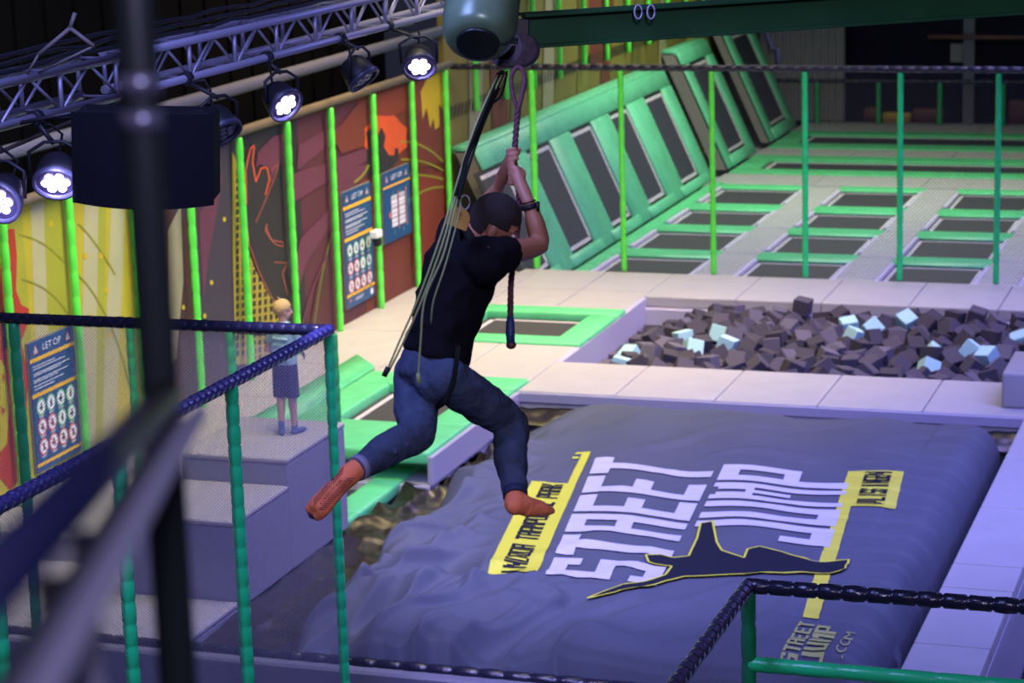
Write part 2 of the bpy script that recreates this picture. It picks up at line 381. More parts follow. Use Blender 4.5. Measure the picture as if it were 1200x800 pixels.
# ------------------------------------------------------------------ left wall with mural
XW = -10.97
b = NB(); box(b, XW-.08, XW, 9.0, 29.42, -.35, 2.68); box(b, XW-.08, XW, 29.42, 47.9, -.5, 5.9)
WL = struct('wall_left', b, mat('mural olive ground', (.16, .13, .02), .7, var=.18, vscale=1.2))
b = NB(); box(b, -11.9, -11.75, 6, 29.3, -1.3, 8.5); k = 0
for i in range(40): box(b, -11.75, -11.72, 6+i*.58, 6.25+i*.58, 2, 8.4)
struct('wall_left', b, wallblack)
# mural: flat print on the wall, layered paints
mp = {'ylw': (.40, .34, .015), 'lime': (.30, .31, .02), 'cream': (.38, .36, .17), 'red': (.36, .03, .012), 'brown': (.055, .016, .014), 'plum': (.034, .024, .038), 'black': (.016, .013, .015),
      'maroon': (.070, .013, .022), 'mag': (.100, .022, .045), 'rust': (.125, .022, .012), 'rust2': (.17, .026, .010), 'orange': (.52, .07, .012), 'gold': (.46, .34, .01), 'bldg': (.30, .25, .02), 'arc': (.22, .22, .015), 'pinkline': (.30, .07, .04), 'olive': (.17, .15, .02), 'tan': (.27, .24, .13), 'olive2': (.11, .10, .02)}
ML = [mat('mural '+k, v, .65, var=.06, vscale=3) for k, v in mp.items()]; MI = {k: i for i, k in enumerate(mp)}
mur = NB(); LAY = [0]
def mY(pts, c, lay):    # pts in (Y, Z)
    LAY[0] += 1; x = XW+.002+lay*.0015+LAY[0]*.00004; f = quad(mur, [(x, y, z) for y, z in pts], MI[c])
def mP(pts, c, lay):    # pts picked on the wall
    LAY[0] += 1; x = XW+.002+lay*.0015+LAY[0]*.00004; quad(mur, [at(px, py, X=x) for px, py in pts], MI[c])
def band(y0, y1, c, lay=0, z0=0, z1=2.66): mY([(y0, z0), (y1, z0), (y1, z1), (y0, z1)], c, lay)
band(9.0, 20.55, 'ylw'); band(20.55, 20.95, 'lime'); band(20.95, 21.45, 'brown'); band(21.45, 23.0, 'plum'); band(23.0, 24.6, 'black'); band(24.6, 26.4, 'maroon'); band(26.4, 29.4, 'rust')
for y0, y1, dy in ((18.55, 18.85, -.1), (19.55, 19.9, -.35), (20.1, 20.4, -.5), (17.2, 17.5, .2)): mY([(y0+dy, 0), (y1+dy, 0), (y1+.12, 2.66), (y0+.12, 2.66)], 'cream', 1)
for y0, y1, dy in ((18.9, 19.3, -.2), (19.95, 20.1, -.45), (18.2, 18.5, 0)): mY([(y0+dy, 0), (y1+dy, 0), (y1, 2.66), (y0, 2.66)], 'lime', 1)
mP([(0, 330), (2, 290), (10, 268), (17, 268), (20, 300), (19, 340), (25, 357), (34, 362), (33, 378), (25, 400), (33, 440), (30, 500), (27, 556), (12, 575), (0, 560)], 'red', 2)
mP([(3, 370), (8, 340), (13, 345), (16, 372), (24, 392), (14, 400), (4, 412)], 'black', 3)
mP([(0, 420), (6, 430), (11, 470), (8, 520), (0, 530)], 'ylw', 3); mP([(2, 438), (6, 440), (4, 450)], 'red', 4); mP([(1, 476), (6, 480), (3, 488)], 'red', 4)
def arc(pts, wpx, c, lay):
    n = len(pts)
    for i in range(n-1):
        (x0, y0), (x1, y1) = pts[i], pts[i+1]; d = math.hypot(x1-x0, y1-y0); nx, ny = -(y1-y0)/d*wpx/2, (x1-x0)/d*wpx/2
        mP([(x0-nx, y0-ny), (x1-nx, y1-ny), (x1+nx, y1+ny), (x0+nx, y0+ny)], c, lay)
def bez(p0, p1, p2, n=8): return [((1-t)**2*p0[0]+2*t*(1-t)*p1[0]+t*t*p2[0], (1-t)**2*p0[1]+2*t*(1-t)*p1[1]+t*t*p2[1]) for t in [i/n for i in range(n+1)]]
arc(bez((22, 275), (52, 280), (76, 308)), 2.2, 'arc', 2); arc(bez((25, 327), (60, 335), (80, 368)), 2.2, 'arc', 2); arc(bez((92, 262), (115, 285), (135, 322)), 2.2, 'arc', 2); arc(bez((92, 322), (130, 360), (152, 450)), 2.2, 'arc', 2)
for c0 in ((107, 372), (118, 300), (125, 340), (60, 262), (100, 300), (128, 392)): mP([(c0[0]+3*math.cos(a*PI/4), c0[1]+4*math.sin(a*PI/4)) for a in range(8)], 'gold', 2)
# brown edge, gold drops
mP([(213, 260), (232, 236), (229, 330), (225, 430), (210, 440), (214, 330)], 'brown', 1)
mP([(196, 270), (212, 240), (215, 330), (206, 420), (196, 430)], 'tan', 1)
mP([(233, 250), (250, 228), (262, 200), (245, 300), (238, 350)], 'mag', 1)
for c0 in ((263, 257), (215, 360), (213, 384), (240, 370), (248, 331)): mP([(c0[0]+2*math.cos(a*PI/4), c0[1]+3*math.sin(a*PI/4)) for a in range(8)], 'gold', 2)
# yellow tower with windows
mP([(272, 178), (276, 184), (284, 240), (290, 290), (300, 318), (328, 365), (345, 395), (330, 420), (276, 428), (273, 300)], 'bldg', 2)
for r_ in range(26):
    for c_ in range(8):
        px = 276.5+c_*6.6; py = 200+r_*9.2-c_*1.0
        lim = 184+(px-276)*1.5 if px < 284 else 240+(px-284)*4.0 if px < 298 else 300+(px-298)*1.9
        if py > lim+6 and py < 418: mP([(px, py), (px+3.4, py-1.6), (px+3.6, py+4.6), (px+.2, py+6)], 'black', 3)
# dark climber with line contour
mP([(284, 196), (296, 168), (301, 172), (297, 195), (301, 205), (313, 193), (318, 200), (316, 226), (320, 205), (328, 190), (322, 215), (312, 240), (311, 262), (325, 285), (334, 290), (335, 350), (328, 362), (315, 345), (300, 310), (290, 270), (285, 235)], 'black', 3)
arc([(289, 240), (288, 200), (293, 175), (298, 170), (296, 190), (300, 213), (306, 197), (313, 196), (316, 210), (311, 228)], 1.6, 'orange', 4)
arc(bez((312, 265), (318, 290), (333, 288)), 1.3, 'pinkline', 4); arc([(313, 262), (311, 270), (318, 281), (332, 284)], 1.3, 'pinkline', 4)
arc([(288, 250), (292, 285), (302, 315), (318, 348), (326, 356)], 1.2, 'pinkline', 4); arc([(321, 307), (337, 308), (331, 320), (337, 345)], 1.2, 'pinkline', 4)
arc(bez((318, 200), (340, 170), (300, 260)), 1.0, 'pinkline', 4)
mP([(302, 178), (320, 160), (333, 156), (330, 190), (318, 214), (306, 192), (300, 196)], 'mag', 2)
# maroon rays
mP([(340, 330), (352, 280), (385, 245), (385, 268), (358, 310), (345, 360)], 'mag', 2); mP([(338, 205), (385, 190), (432, 172), (432, 188), (385, 212), (340, 240)], 'mag', 2)
mP([(350, 170), (385, 150), (432, 145), (432, 158), (385, 170), (348, 200)], 'mag', 2); mP([(392, 205), (432, 190), (432, 204), (396, 232)], 'mag', 2)
mP([(362, 390), (372, 330), (385, 290), (381, 340), (368, 400)], 'brown', 2); arc(bez((366, 400), (378, 300), (392, 268)), 2.0, 'olive2', 3); arc(bez((350, 400), (362, 340), (383, 300)), 2.0, 'mag', 3)
mP([(390, 160), (420, 120), (434, 112), (440, 140), (432, 170), (400, 180)], 'rust', 2); mP([(436, 112), (478, 98), (478, 128), (440, 145)], 'rust2', 2); mP([(482, 100), (518, 84), (520, 190), (482, 200)], 'rust', 2)
mP([(482, 96), (518, 84), (518, 110), (482, 140)], 'rust2', 3); mP([(482, 210), (520, 200), (522, 300), (483, 320)], 'rust2', 2)
# sunburst and raised hands
mP([(428+24+24*math.cos(a*PI/8)*(1+.12*(a % 2)), 161+25*math.sin(a*PI/8)*(1+.12*(a % 2))) for a in range(16)], 'orange', 4)
mP([(430, 205), (431, 170), (429, 155), (436, 148), (438, 158), (440, 166), (446, 150), (448, 150), (452, 160), (450, 172), (456, 182), (462, 182), (463, 173), (467, 174), (467, 186), (460, 196), (450, 202), (440, 207)], 'black', 5)
for q in ((470, 166, 520, 190, 50), (470, 187, 520, 200, 70), (470, 205, 520, 210, 90)): arc(bez((q[0], q[1]), ((q[0]+q[2])/2, q[1]-2), (q[2], q[3]-0)), 2.4, 'arc', 4)
arc(bez((475, 240), (495, 218), (521, 219)), 2.4, 'arc', 4); arc(bez((415, 214), (428, 205), (432, 193)), 2.4, 'arc', 4)
mP([(493, 108), (500, 92), (514, 84), (519, 84), (521, 130), (514, 122), (515, 148), (510, 152), (508, 138), (504, 150), (500, 126), (495, 140), (494, 120)], 'gold', 4)
# olive part behind the slope
for y0, dy, c in ((30.2, .7, 'tan'), (31.9, 1.2, 'olive2'), (33.4, 1.0, 'tan'), (35.1, 1.4, 'olive'), (36.4, 1.2, 'rust'), (38.2, 1.3, 'olive2'), (39.9, 1.2, 'tan'), (41.8, 1.0, 'gold')):
    mY([(y0, 1.2), (y0+.5, 1.2), (y0+.5+dy, 5.8), (y0+dy-.2, 5.8)], c, 1)
band(31.2, 31.9, 'rust', 2, 1.6, 2.6); band(35.9, 36.8, 'rust', 2, 1.9, 4.8)
for i in range(95):
    y = 29.5+i*.145; mY([(y, 1.95), (y+.06, 1.95), (y+.13, 2.12), (y+.07, 2.12)], 'black', 3)
MU = wobj('mural', mur, ML, WL)
# wall posts: sleeves fixed to the mural wall (a fence of its own)
t = thing('post_row', 'row of bright green padded posts with net in front of the mural wall', 'fence', (-10.88, 22, 0))
for i, y in enumerate([18.02-1.25*3, 18.02-2.5, 18.02-1.25, 18.02, 19.2, 20.44, 21.66, 22.88, 24.13, 25.36, 26.67, 27.97, 29.2]):
    pole(t, (-10.88, y, 0), (-10.88, y, 2.64), .040, greenpole)
b = NB(); tube(b, [(-10.88, 9, 2.70), (-10.88, 29.4, 2.70)], .05, 10); wobj('top_rail', b, woodpipe, t)
t = thing('post_row', 'row of taller green posts rising above the sloping trampolines', 'fence', (-10.88, 36, 0))
for i in range(12):
    y = 30.45+1.25*i; pole(t, (-10.90, y, 1.95), (-10.90, y, 5.85), .040, greenpole)
b = NB(); tube(b, [(-11.0, 9, 3.13), (-11.0, 29.4, 3.13)], .07, 10)
tag(wobj('wall_pipe', b, mat('lavender grey pipe', (.07, .07, .12), .5)), 'pale pipe running above the mural wall under the truss', 'pipe')
# end wall, corrugated, and dark hall end
b = NB(); n = 60; x0 = -11.6; x1 = -9.25; yb = 48.0
prev = None
for i in range(n+1):
    x = x0+(x1-x0)*i/n; d = .05*(1 if (i % 4) < 2 else -1); a = b.verts.new((x, yb+d, -.5)); c = b.verts.new((x, yb+d, 7))
    if prev: b.faces.new((prev[0], a, c, prev[1]))
    prev = (a, c)
struct('wall_back', b, mat('corrugated steel', (.42, .39, .36), .55, var=.05))
b = NB(); box(b, -14, 6, 50, 50.2, -1.3, 8); struct('wall_back', b, mat('dark end wall', (.022, .018, .034), .8))
b = NB(); q_ = at(1135, 80, Y=48.4).x; box(b, q_-.11, q_+.11, 48.4, 48.6, -1, 7); struct('trim_4', b, mat('steel column', (.30, .28, .32), .6))
b = NB(); tube(b, [at(1088, 43, Y=48.3), at(1215, 44, Y=48.3)], .05, 8); tag(wobj('ceiling_pipe', b, mat('red brown pipe', (.34, .15, .12), .6)), 'thin reddish pipe crossing the dark end wall', 'pipe')
b = NB(); a = at(1114, 51, Y=49.96); c = at(1130, 73, Y=49.96); box(b, a.x, c.x, 49.96, 49.998, c.z, a.z); tag(wobj('notice', b, mat('notice paper', (.80, .74, .52), .7)), 'small cream notice beside the steel column at the hall end', 'notice')
b = NB(); tube(b, [at(885, -5, Y=47.85), at(892, 20, Y=47.85), at(905, 57, Y=47.85), at(912, 57, Y=47.85), at(912, 78, Y=47.85)], .045, 8)
tag(wobj('drain_pipe', b, mat('lavender drainpipe', (.35, .36, .70), .45)), 'angled lavender drainpipe on the corrugated wall', 'pipe')
# seats beyond the far net
def sofa(x0, x1, y, z0, z1, m, lab):
    t = thing('bench_seat', lab, 'seat', ((x0+x1)/2, y+.3, z0))
    b = NB(); box(b, x0, x1, y, y+.8, z0, z0+.3, .05, seg=2); wobj('seat', b, m, t, True)
    b = NB(); box(b, x0, x1, y+.6, y+.85, z0+.25, z1, .06, seg=2); wobj('backrest', b, m, t, True)
brw = mat('brown leather', (.20, .07, .06), .5)
b = NB(); box(b, -12, 6, 46.62, 49.9, -.9, -.75); struct('floor', b, mat('dark lounge floor', (.03, .03, .04), .6))
for a, c, top, m_, lab in ((1010, 1028, 127, brw, 'brown seat left of the yellow seat beyond the far net'), (1032, 1066, 133, mat('yellow vinyl', (.75, .46, .04), .5), 'yellow seat beyond the far net'), (1068, 1104, 128, brw, 'brown seat right of the yellow seat beyond the far net'), (1180, 1212, 118, brw, 'tall brown seat at the far right beyond the net')):
    p0 = at(a, 146, Y=47.4); p1 = at(c, 146, Y=47.4); sofa(p0.x, p1.x, 46.9, -.75, at(a, top, Y=47.4).z, m_, lab)

# ================================================================== NET FENCES
def net_quad(pts, m, parent, name='net'):
    b = NB(); quad(b, pts); return wobj(name, b, m, parent)
# far net in front of the trampoline grid
t = thing('net_fence', 'tall net fence on green posts between foam pit and trampoline grid', 'fence', (-5.5, 29.46, 0))
for i in range(9):
    x = -9.78+1.2*i; pole(t, (x, 29.46, 0), (x, 29.46, 2.62), .038 if i else .045, greenpole if i < 2 else blue_lit_pole if i > 2 else greenpole)  # posts alike in green; the right-hand ones carry blue light in their colour
b = NB(); sleeve(b, (-10.9, 29.46, 2.66), (.5, 29.46, 2.66), .042, .16, 10, jit=.1); wobj('top_rail', b, blackv, t)
net_quad([(-10.9, 29.46, 0), (.5, 29.46, 0), (.5, 29.46, 2.64), (-10.9, 29.46, 2.64)], netd, t)
# farthest fence
YN = 43.9*K; ZN = ZG+.80*K
t = thing('net_fence', 'low net fence on green posts at the far end of the hall', 'fence', (-6, YN, ZG))
for x in (-10.1, -8.98, -7.83, -6.7, -5.55, -4.4): pole(t, (x*K, YN, ZG), (x*K, YN, ZN-.02), .05, darkpole)
b = NB(); sleeve(b, (-10.9, YN, ZN), (-3, YN, ZN), .045, .16); wobj('top_rail', b, blackv, t)
net_quad([(-10.9, YN, ZG), (-3, YN, ZG), (-3, YN, ZN), (-10.9, YN, ZN)], netd, t)
# fence behind the steps
t = thing('net_fence', 'fence of dark green padded posts behind the grey steps', 'fence', (-9.3, 19.03, -.4))
for px in (38, 153, 270, 390):
    x = at(px, 395, Y=19.08).x; pole(t, (x, 19.08, -.42), (x, 19.08, 1.46), .042, darkpole, pitch=.16)
b = NB(); sleeve(b, (-10.9, 19.08, 1.49), (-8.24, 19.08, 1.43), .035, .14); wobj('top_rail', b, blackv, t)
net_quad([(-10.9, 19.08, -.3), (-8.24, 19.08, -.3), (-8.24, 19.08, 1.46), (-10.9, 19.08, 1.46)], netn, t)
# near enclosure with corner
t = thing('net_fence', 'netted enclosure with navy padded rails meeting at a corner post', 'fence', (-6.22, 14.29, -.2))
XF = -6.22; YF = 14.29
pole(t, (XF, YF, -.35), (XF, YF, 2.60), .034, blue_lit_pole, pitch=.13)
for y in (12.78, 11.32, 9.98): pole(t, (XF, y, -.35), (XF, y, 2.62), .041, blue_lit_pole, pitch=.13)
pole(t, at(16, 378, Y=YF), V((at(16, 378, Y=YF).x, YF, -.2)), .04, darkpole, pitch=.2)
b = NB(); sleeve(b, (XF, YF+.02, 2.62), (XF, 6, 2.66), .043, .08, 12, pinch=.9, jit=.05); wobj('top_rail', b, bluev, t)
b = NB(); sleeve(b, (XF+.02, YF, 2.62), (-9.5, YF, 2.60), .040, .08, 12, pinch=.9, jit=.05); wobj('top_rail', b, blackv, t)
net_quad([(XF, YF, -.3), (XF, 6, -.3), (XF, 6, 2.62), (XF, YF, 2.62)], netn, t)
net_quad([(XF, YF, -.3), (-9.5, YF, -.3), (-9.5, YF, 2.6), (XF, YF, 2.6)], netn, t)
# bottom right corner fence
pc = at(877, 686, D=12.5); XR = pc.x; YR = pc.y; ZR = pc.z
t = thing('net_fence', 'near corner fence with black wrapped rail and green lower rail, bottom right', 'fence', (XR, YR, -.3))
pole(t, (XR, YR, -.3), (XR, YR, ZR), .040, mat('mid green sleeve', (.01, .22, .07), .3, bump=.15, bscale=30), pitch=.2)
b = NB(); sleeve(b, (XR-.02, YR, ZR), (XR+3.2, YR+.0, ZR), .041, .13, 12, pinch=.74, jit=.08); wobj('top_rail', b, blackv, t)
b = NB(); sleeve(b, (XR, YR+.02, ZR), (XR, YR-4, ZR), .040, .09, 12, pinch=.84, jit=.08); wobj('top_rail', b, mat('lavender black rail', (.05, .04, .08), .2, bump=.2, bscale=40), t)
ZL = at(885, 778, Y=YR).z
b = NB(); sleeve(b, (XR, YR, ZL), (XR+3.2, YR, ZL), .041, .25, 12, pinch=.92); wobj('lower_rail', b, blue_lit_pole, t)
net_quad([(XR, YR, -.3), (XR, YR-4, -.3), (XR, YR-4, ZR), (XR, YR, ZR)], netn, t)

# ================================================================== STEPS
def stepblock(x0, x1, y0, y1, z0, z1, label):
    t = thing('step_block', label, 'step', ((x0+x1)/2, (y0+y1)/2, z0))
    b = NB(); box(b, x0, x1, y0, y1, z0, z1-.05, .012); wobj('body', b, vinyl_side if 0 else mat('step side vinyl', (.21, .21, .27), .5), t)
    b = NB(); box(b, x0-.006, x1+.006, y0-.006, y1+.004, z1-.05, z1, .018, seg=2); wobj('top_pad', b, stepm, t, True)
stepblock(-9.15, -8.15, 17.73, 18.98, -.3, .68, 'tall grey foam block the child stands on')
stepblock(-9.15, -8.15, 16.65, 17.715, -.3, .45, 'middle grey foam step below the child')
stepblock(-10.9, -8.15, 15.66, 16.635, -.42, -.22, 'low wide grey foam step nearest the front rail')
b = NB(); box(b, -10.97, -9.16, 16.64, 17.27, -.42, -.22); struct('trim_5', b, vinyl_side)
b = NB(); box(b, -10.97, -2.0, 15.40, 15.56, -1.3, -.22, .02); struct('trim_6', b, mat('grey front wall', (.17, .17, .21), .55))
b = NB(); sleeve(b, (-10.9, 15.55, -.22), (-2.7, 15.55, -.22), .05, .2, 10, jit=.08); tag(wobj('front_rail', b, blackv), 'black padded rail along the near edge of the airbag pit', 'rail')

# ================================================================== AIRBAG
def hb(x, y):
    """height of the bag's cloth"""
    n = noise.noise
    wl = max(0, min(1, (-5.5-x)/1.6)); wn = max(0, min(1, (18.6-y)/2.2)); crum = max(0, min(1, max(0, min(1, (-6.72+.14*max(0, 20.5-y)-x)/.4))*.85*max(0, min(1, (21.8-y)/2))+max(0, min(1, (17.3-y)/.8))*max(0, min(1, (-4.4-x)/1.4))))
    z = .06-.05*max(0, (y-21.5))
    z += .016*math.sin((x*1.0+y*.25)*5.2+.8*n(V((x*.8, y*.8, 1))))*(1 if x < -3.4 else .4)
    z += .035*n(V((x*.6, y*.6, 3)))+.016*n(V((x*1.6+y*.5, y*.9, 6)))+.022*max(0, 1-abs(n(V((x*1.1-y*.6, y*.5+x*.3, 9))))*5)*(1 if y < 18.2 or y > 20.8 else .3)
    # gathered seams to the right border
    wr = max(0, min(1, (x+4.1)/1.3)); ph = (y*1.0+.10*n(V((x*1.5, y, 8))))/.42
    z += -.055*wr*max(0, 1-abs((ph % 1)-.5)*6)*(.6+.6*n(V((y*2, 3, 3))))+.02*wr*n(V((x*1.2, y*3.5, 7)))
    z += .012*wr*n(V((x*2, y*7, 2)))
    # crumpled left and near side: long folds
    q = V((x*.8-y*.55, (x*.4+y*.8)*.45, 0)); r1 = 1-abs(n(q*1.5+V((3, 1, 0))))*2.4; r2 = 1-abs(n(q*2.9+V((9, 4, 0))))*2.2; r3 = 1-abs(n(V((x*3.1, y*3.1, 5))))*2
    r4 = max(0, 1-abs(n(q*2.6+V((1, 7, 0))))*6); z += crum*(.26*r1+.11*r2+.02*r3+.09*r4-.26)
    z -= .07*max(0, min(1, (-6.2-x)/1.2))*max(0, min(1, (19.5-y)/3))
    # rounding at the borders
    def ed(d, w): d = max(0, min(1, d/w)); return 1-math.sqrt(max(0, 1-(1-d)**2))
    wob = .10*n(V((y*1.3, 0, 0)))+.05*n(V((y*4, 2, 0)))
    lx = -7.42+wob+max(0, 18.5-y)*.02
    z -= .42*ed(x-lx, .42 if y > 19 else max(.22, .42-(19-y)*.1)); z -= .35*ed(-2.84-x+.03*n(V((y*3, 5, 0))), .3); z -= .25*ed(22.80-y, .3); z -= .20*ed(y-15.66, .3)
    return z
b = NB(); nx, ny = 260, 340; gx0, gx1, gy0, gy1 = -7.55, -2.83, 15.64, 22.92; grid = []
for j in range(ny+1):
    row = []
    for i in range(nx+1):
        x = gx0+(gx1-gx0)*i/nx; y = gy0+(gy1-gy0)*j/ny; row.append(b.verts.new((x, y, hb(x, y))))
    grid.append(row)
for j in range(ny):
    for i in range(nx): b.faces.new((grid[j][i], grid[j][i+1], grid[j+1][i+1], grid[j+1][i]))
# skirt down to the pit floor
ring = [grid[0][i] for i in range(nx+1)]+[grid[j][nx] for j in range(1, ny+1)]+[grid[ny][i] for i in range(nx-1, -1, -1)]+[grid[j][0] for j in range(ny-1, 0, -1)]
low = [b.verts.new((v.co.x, v.co.y, -.8)) for v in ring]
for i in range(len(ring)):
    k = (i+1) % len(ring); b.faces.new((ring[k], ring[i], low[i], low[k]))
BAG = thing('airbag', 'huge slate grey landing airbag with white and yellow lettering', 'airbag', (-5.1, 19.3, -.8))
wobj('cloth', b, fabric, BAG, True)
def skew(b):
    for v in b.verts:
        k = max(0, 20.5-v.co.y); lf = max(0, min(1, (-5.1-v.co.x)/1.2)); v.co.x += k*(.105+.075*lf)
def drape(b, off, cell=.07, sk=True):
    if sk: skew(b)
    xs = [v.co.x for v in b.verts]; ys = [v.co.y for v in b.verts]
    for ax, lo, hi in ((0, min(xs), max(xs)), (1, min(ys), max(ys))):
        k = math.ceil(lo/cell)
        while k*cell < hi:
            co_ = V((0, 0, 0)); no = V((0, 0, 0)); co_[ax] = k*cell; no[ax] = 1
            bmesh.ops.bisect_plane(b, geom=list(b.verts)+list(b.edges)+list(b.faces), plane_co=co_, plane_no=no, dist=1e-6); k += 1
    for v in b.verts: v.co.z = hb(v.co.x, v.co.y)+off
    bmesh.ops.recalc_face_normals(b, faces=b.faces)
def T2(bm2, x, y):   # text space (reads away from the viewer, tops to the left) -> floor plan
    for v in bm2.verts: v.co = V((x-v.co.y, y+v.co.x, 0))
# block letters: rectangles in a 4 x 10 cell
s = .26
L = {'S': [(0, 0, 4, 1.5), (2.7, 1.5, 4, 4.2), (0, 4.2, 4, 5.8), (0, 5.8, 1.3, 8.5), (0, 8.5, 4, 10), (0, 1.5, 1.3, 2.6), (2.7, 7.4, 4, 8.5)],
     'T': [(0, 8.4, 4, 10), (1.3, 0, 2.7, 8.4)], 'R': [(0, 0, 1.3, 10), (1.3, 8.5, 4, 10), (2.7, 5.8, 4, 8.5), (1.3, 4.4, 4, 5.8), (2.7, 0, 4, 4.4)],
     'E': [(0, 0, 1.3, 10), (1.3, 8.5, 4, 10), (1.3, 4.3, 3.4, 5.8), (1.3, 0, 4, 1.5)], 'J': [(2.7, 0, 4, 10), (0, 0, 2.7, 1.5), (0, 1.5, 1.2, 3.6)],
     'U': [(0, 0, 1.3, 10), (2.7, 0, 4, 10), (1.3, 0, 2.7, 1.5)], 'M': [(0, 0, 1.1, 10), (3.3, 0, 4.4, 10), (1.1, 6.8, 1.8, 9.6), (1.8, 4.0, 2.6, 7.4), (2.6, 6.8, 3.3, 9.6)],
     'P': [(0, 0, 1.3, 10), (1.3, 8.5, 4, 10), (2.7, 5.0, 4, 8.5), (1.3, 3.8, 4, 5.0)]}
L.update({'V': [(0, 3, 1.2, 10), (2.8, 3, 4, 10), (.8, 1.2, 1.8, 3.6), (2.2, 1.2, 3.2, 3.6), (1.5, 0, 2.5, 2)], 'L': [(0, 0, 1.2, 10), (1.2, 0, 4, 1.3)], 'I': [(1.3, 0, 2.7, 10)], 'N': [(0, 0, 1.1, 10), (2.9, 0, 4, 10), (1.1, 5.5, 1.9, 8.5), (1.7, 3, 2.9, 6)],
  'G': [(0, 0, 1.2, 10), (1.2, 8.7, 4, 10), (1.2, 0, 4, 1.3), (2.8, 1.3, 4, 4.6), (2, 4.6, 4, 5.6)], 'A': [(0, 0, 1.1, 10), (2.9, 0, 4, 10), (1.1, 8.7, 2.9, 10), (1.1, 4.2, 2.9, 5.4)], 'K': [(0, 0, 1.2, 10), (1.2, 4.2, 2.4, 5.8), (2.2, 5.8, 3.6, 10), (2.2, 0, 3.6, 4.2)], 'O': [(0, 0, 1.1, 10), (2.9, 0, 4, 10), (1.1, 8.7, 2.9, 10), (1.1, 0, 2.9, 1.3)],
  'D': [(0, 0, 1.1, 10), (2.9, 1, 4, 9), (1.1, 8.9, 3, 10), (1.1, 0, 3, 1.1)], ' ': []})
def word(wd, y0, pitch, xt, xb, m, off=.012, widths=None):
    for k, ch in enumerate(wd):
        b = NB(); u = pitch*.86/4
        for (a, c, d, e) in L[ch]:
            e_ = [(a, c), (d, c), (d, e), (a, e)]
            quad(b, [(xb-(xb-xt)*q[1]/10, y0+k*pitch+q[0]*u*(4/4.4 if ch == 'M' else 1), 0) for q in e_])
        if b.verts: drape(b, off); wobj('printed_letter', b, m, BAG)
word('STREET', 17.02, .575, -6.27, -5.12, white_pr)
word('JUMP', 18.28, .555, -5.05, -3.88, white_pr)
def prt(rects, m, off=.010, name='printed_band'):
    b = NB()
    for r_ in rects: quad(b, [(r_[0], r_[2], 0), (r_[1], r_[2], 0), (r_[1], r_[3], 0), (r_[0], r_[3], 0)])
    drape(b, off); return wobj(name, b, m, BAG)
prt([(-6.78, -6.36, 17.0, 19.62), (-6.44, -6.36, 19.62, 20.6), (-6.50, -6.44, 20.4, 20.46), (-6.50, -6.44, 20.54, 20.6)], yellow_pr)
word('INDOOR TRAMPOLINE PARK', 17.12, .112, -6.67, -6.47, dark_pr, .016)
prt([(-3.92, -3.42, 19.42, 20.52), (-3.92, -3.80, 16.6, 19.42)], yellow_pr, name='printed_flag')
word('VLISSINGEN', 19.47, .101, -3.76, -3.52, dark_pr, .016)
sil = [(757, 650), (775, 647), (790, 650), (807, 649), (817, 628), (821, 611), (835, 610), (840, 635), (846, 645), (872, 655), (876, 645), (890, 642), (917, 648), (952, 659), (995, 655), (990, 669), (972, 674), (940, 672), (900, 676), (855, 674), (802, 672), (780, 677), (750, 690), (720, 696), (688, 695), (722, 689), (757, 680), (780, 670), (787, 660), (760, 657)]
P2 = [at(px, py, Z=.08) for px, py in sil]
def polyf(P, m, off, name):
    b = NB(); b.faces.new([b.verts.new((p.x, p.y, 0)) for p in P]); bmesh.ops.triangulate(b, faces=b.faces); drape(b, off, sk=False); return wobj(name, b, m, BAG)
polyf(P2, dark_pr, .018, 'printed_silhouette')
b = NB()
for i in range(len(P2)):
    a, c = P2[i], P2[(i+1) % len(P2)]; d = (c-a); d.z = 0; d.normalize(); nn = V((-d.y, d.x, 0))*.009
    quad(b, [(q.x, q.y, 0) for q in (a-nn, c-nn, c+nn, a+nn)])
drape(b, .022, sk=False); wobj('printed_outline', b, yellow_pr, BAG)
for ws, y0, pt, xt, xb in (('STREET', 15.25, .10, -3.44, -3.36), ('JUMP', 15.72, .11, -3.33, -3.15)): pass
def wsmall(wd, y0, pitch, xt, xb):
    b = NB(); u = pitch*.86/4
    for k, ch in enumerate(wd):
        for (a, c, d, e) in L[ch]: quad(b, [(xb-(xb-xt)*q[1]/10, y0+k*pitch+q[0]*u, 0) for q in ((a, c), (d, c), (d, e), (a, e))])
    drape(b, .014, sk=False); wobj('printed_logo', b, mat('faded yellow print', (.34, .36, .10), .6), BAG)
wsmall('STREET', 15.72, .125, -3.50, -3.38); wsmall('JUMP', 15.72, .18, -3.36, -3.20)
b = text_bm('.COM', .5, .07); T2(b, -3.10, 16.1); drape(b, .014, sk=False); wobj('printed_text', b, MATS['faded yellow print'], BAG)
# crinkled tarp around the bag
b = NB(); nx, ny = 60, 300; grid = []
for j in range(ny+1):
    row = []
    for i in range(nx+1):
        x = -8.14+(-6.9+8.14)*i/nx; y = 15.6+(23.0-15.6)*j/ny; e = max(0, (x+7.9)/.9)
        sl = max(0, min(1, (-7.85-x)/.25)) if y < 20.4 else 0
        am = .35+.65*max(0, min(1, (y-17.5)/1.5)); z = -.36-(.22+.12*max(0, min(1, (18.5-y)/2)))*e*max(0, min(1, (23-y)/1))+am*(.06*(1-abs(noise.noise(V((x*2.4+y*.8, y*1.3, 1))))*3)+.022*noise.noise(V((x*9, y*6, 4))))+.05*sl
        row.append(b.verts.new((x if (y < 20.4 or x > -7.86) else -7.86, y, z)))
    grid.append(row)
for j in range(ny):
    for i in range(nx): b.faces.new((grid[j][i], grid[j][i+1], grid[j+1][i+1], grid[j+1][i]))
tag(wobj('tarp', b, tarp, None, True), 'glossy black crinkled tarp between the airbag and the left platform', 'tarp')
b = NB(); nx = 200; grid = []
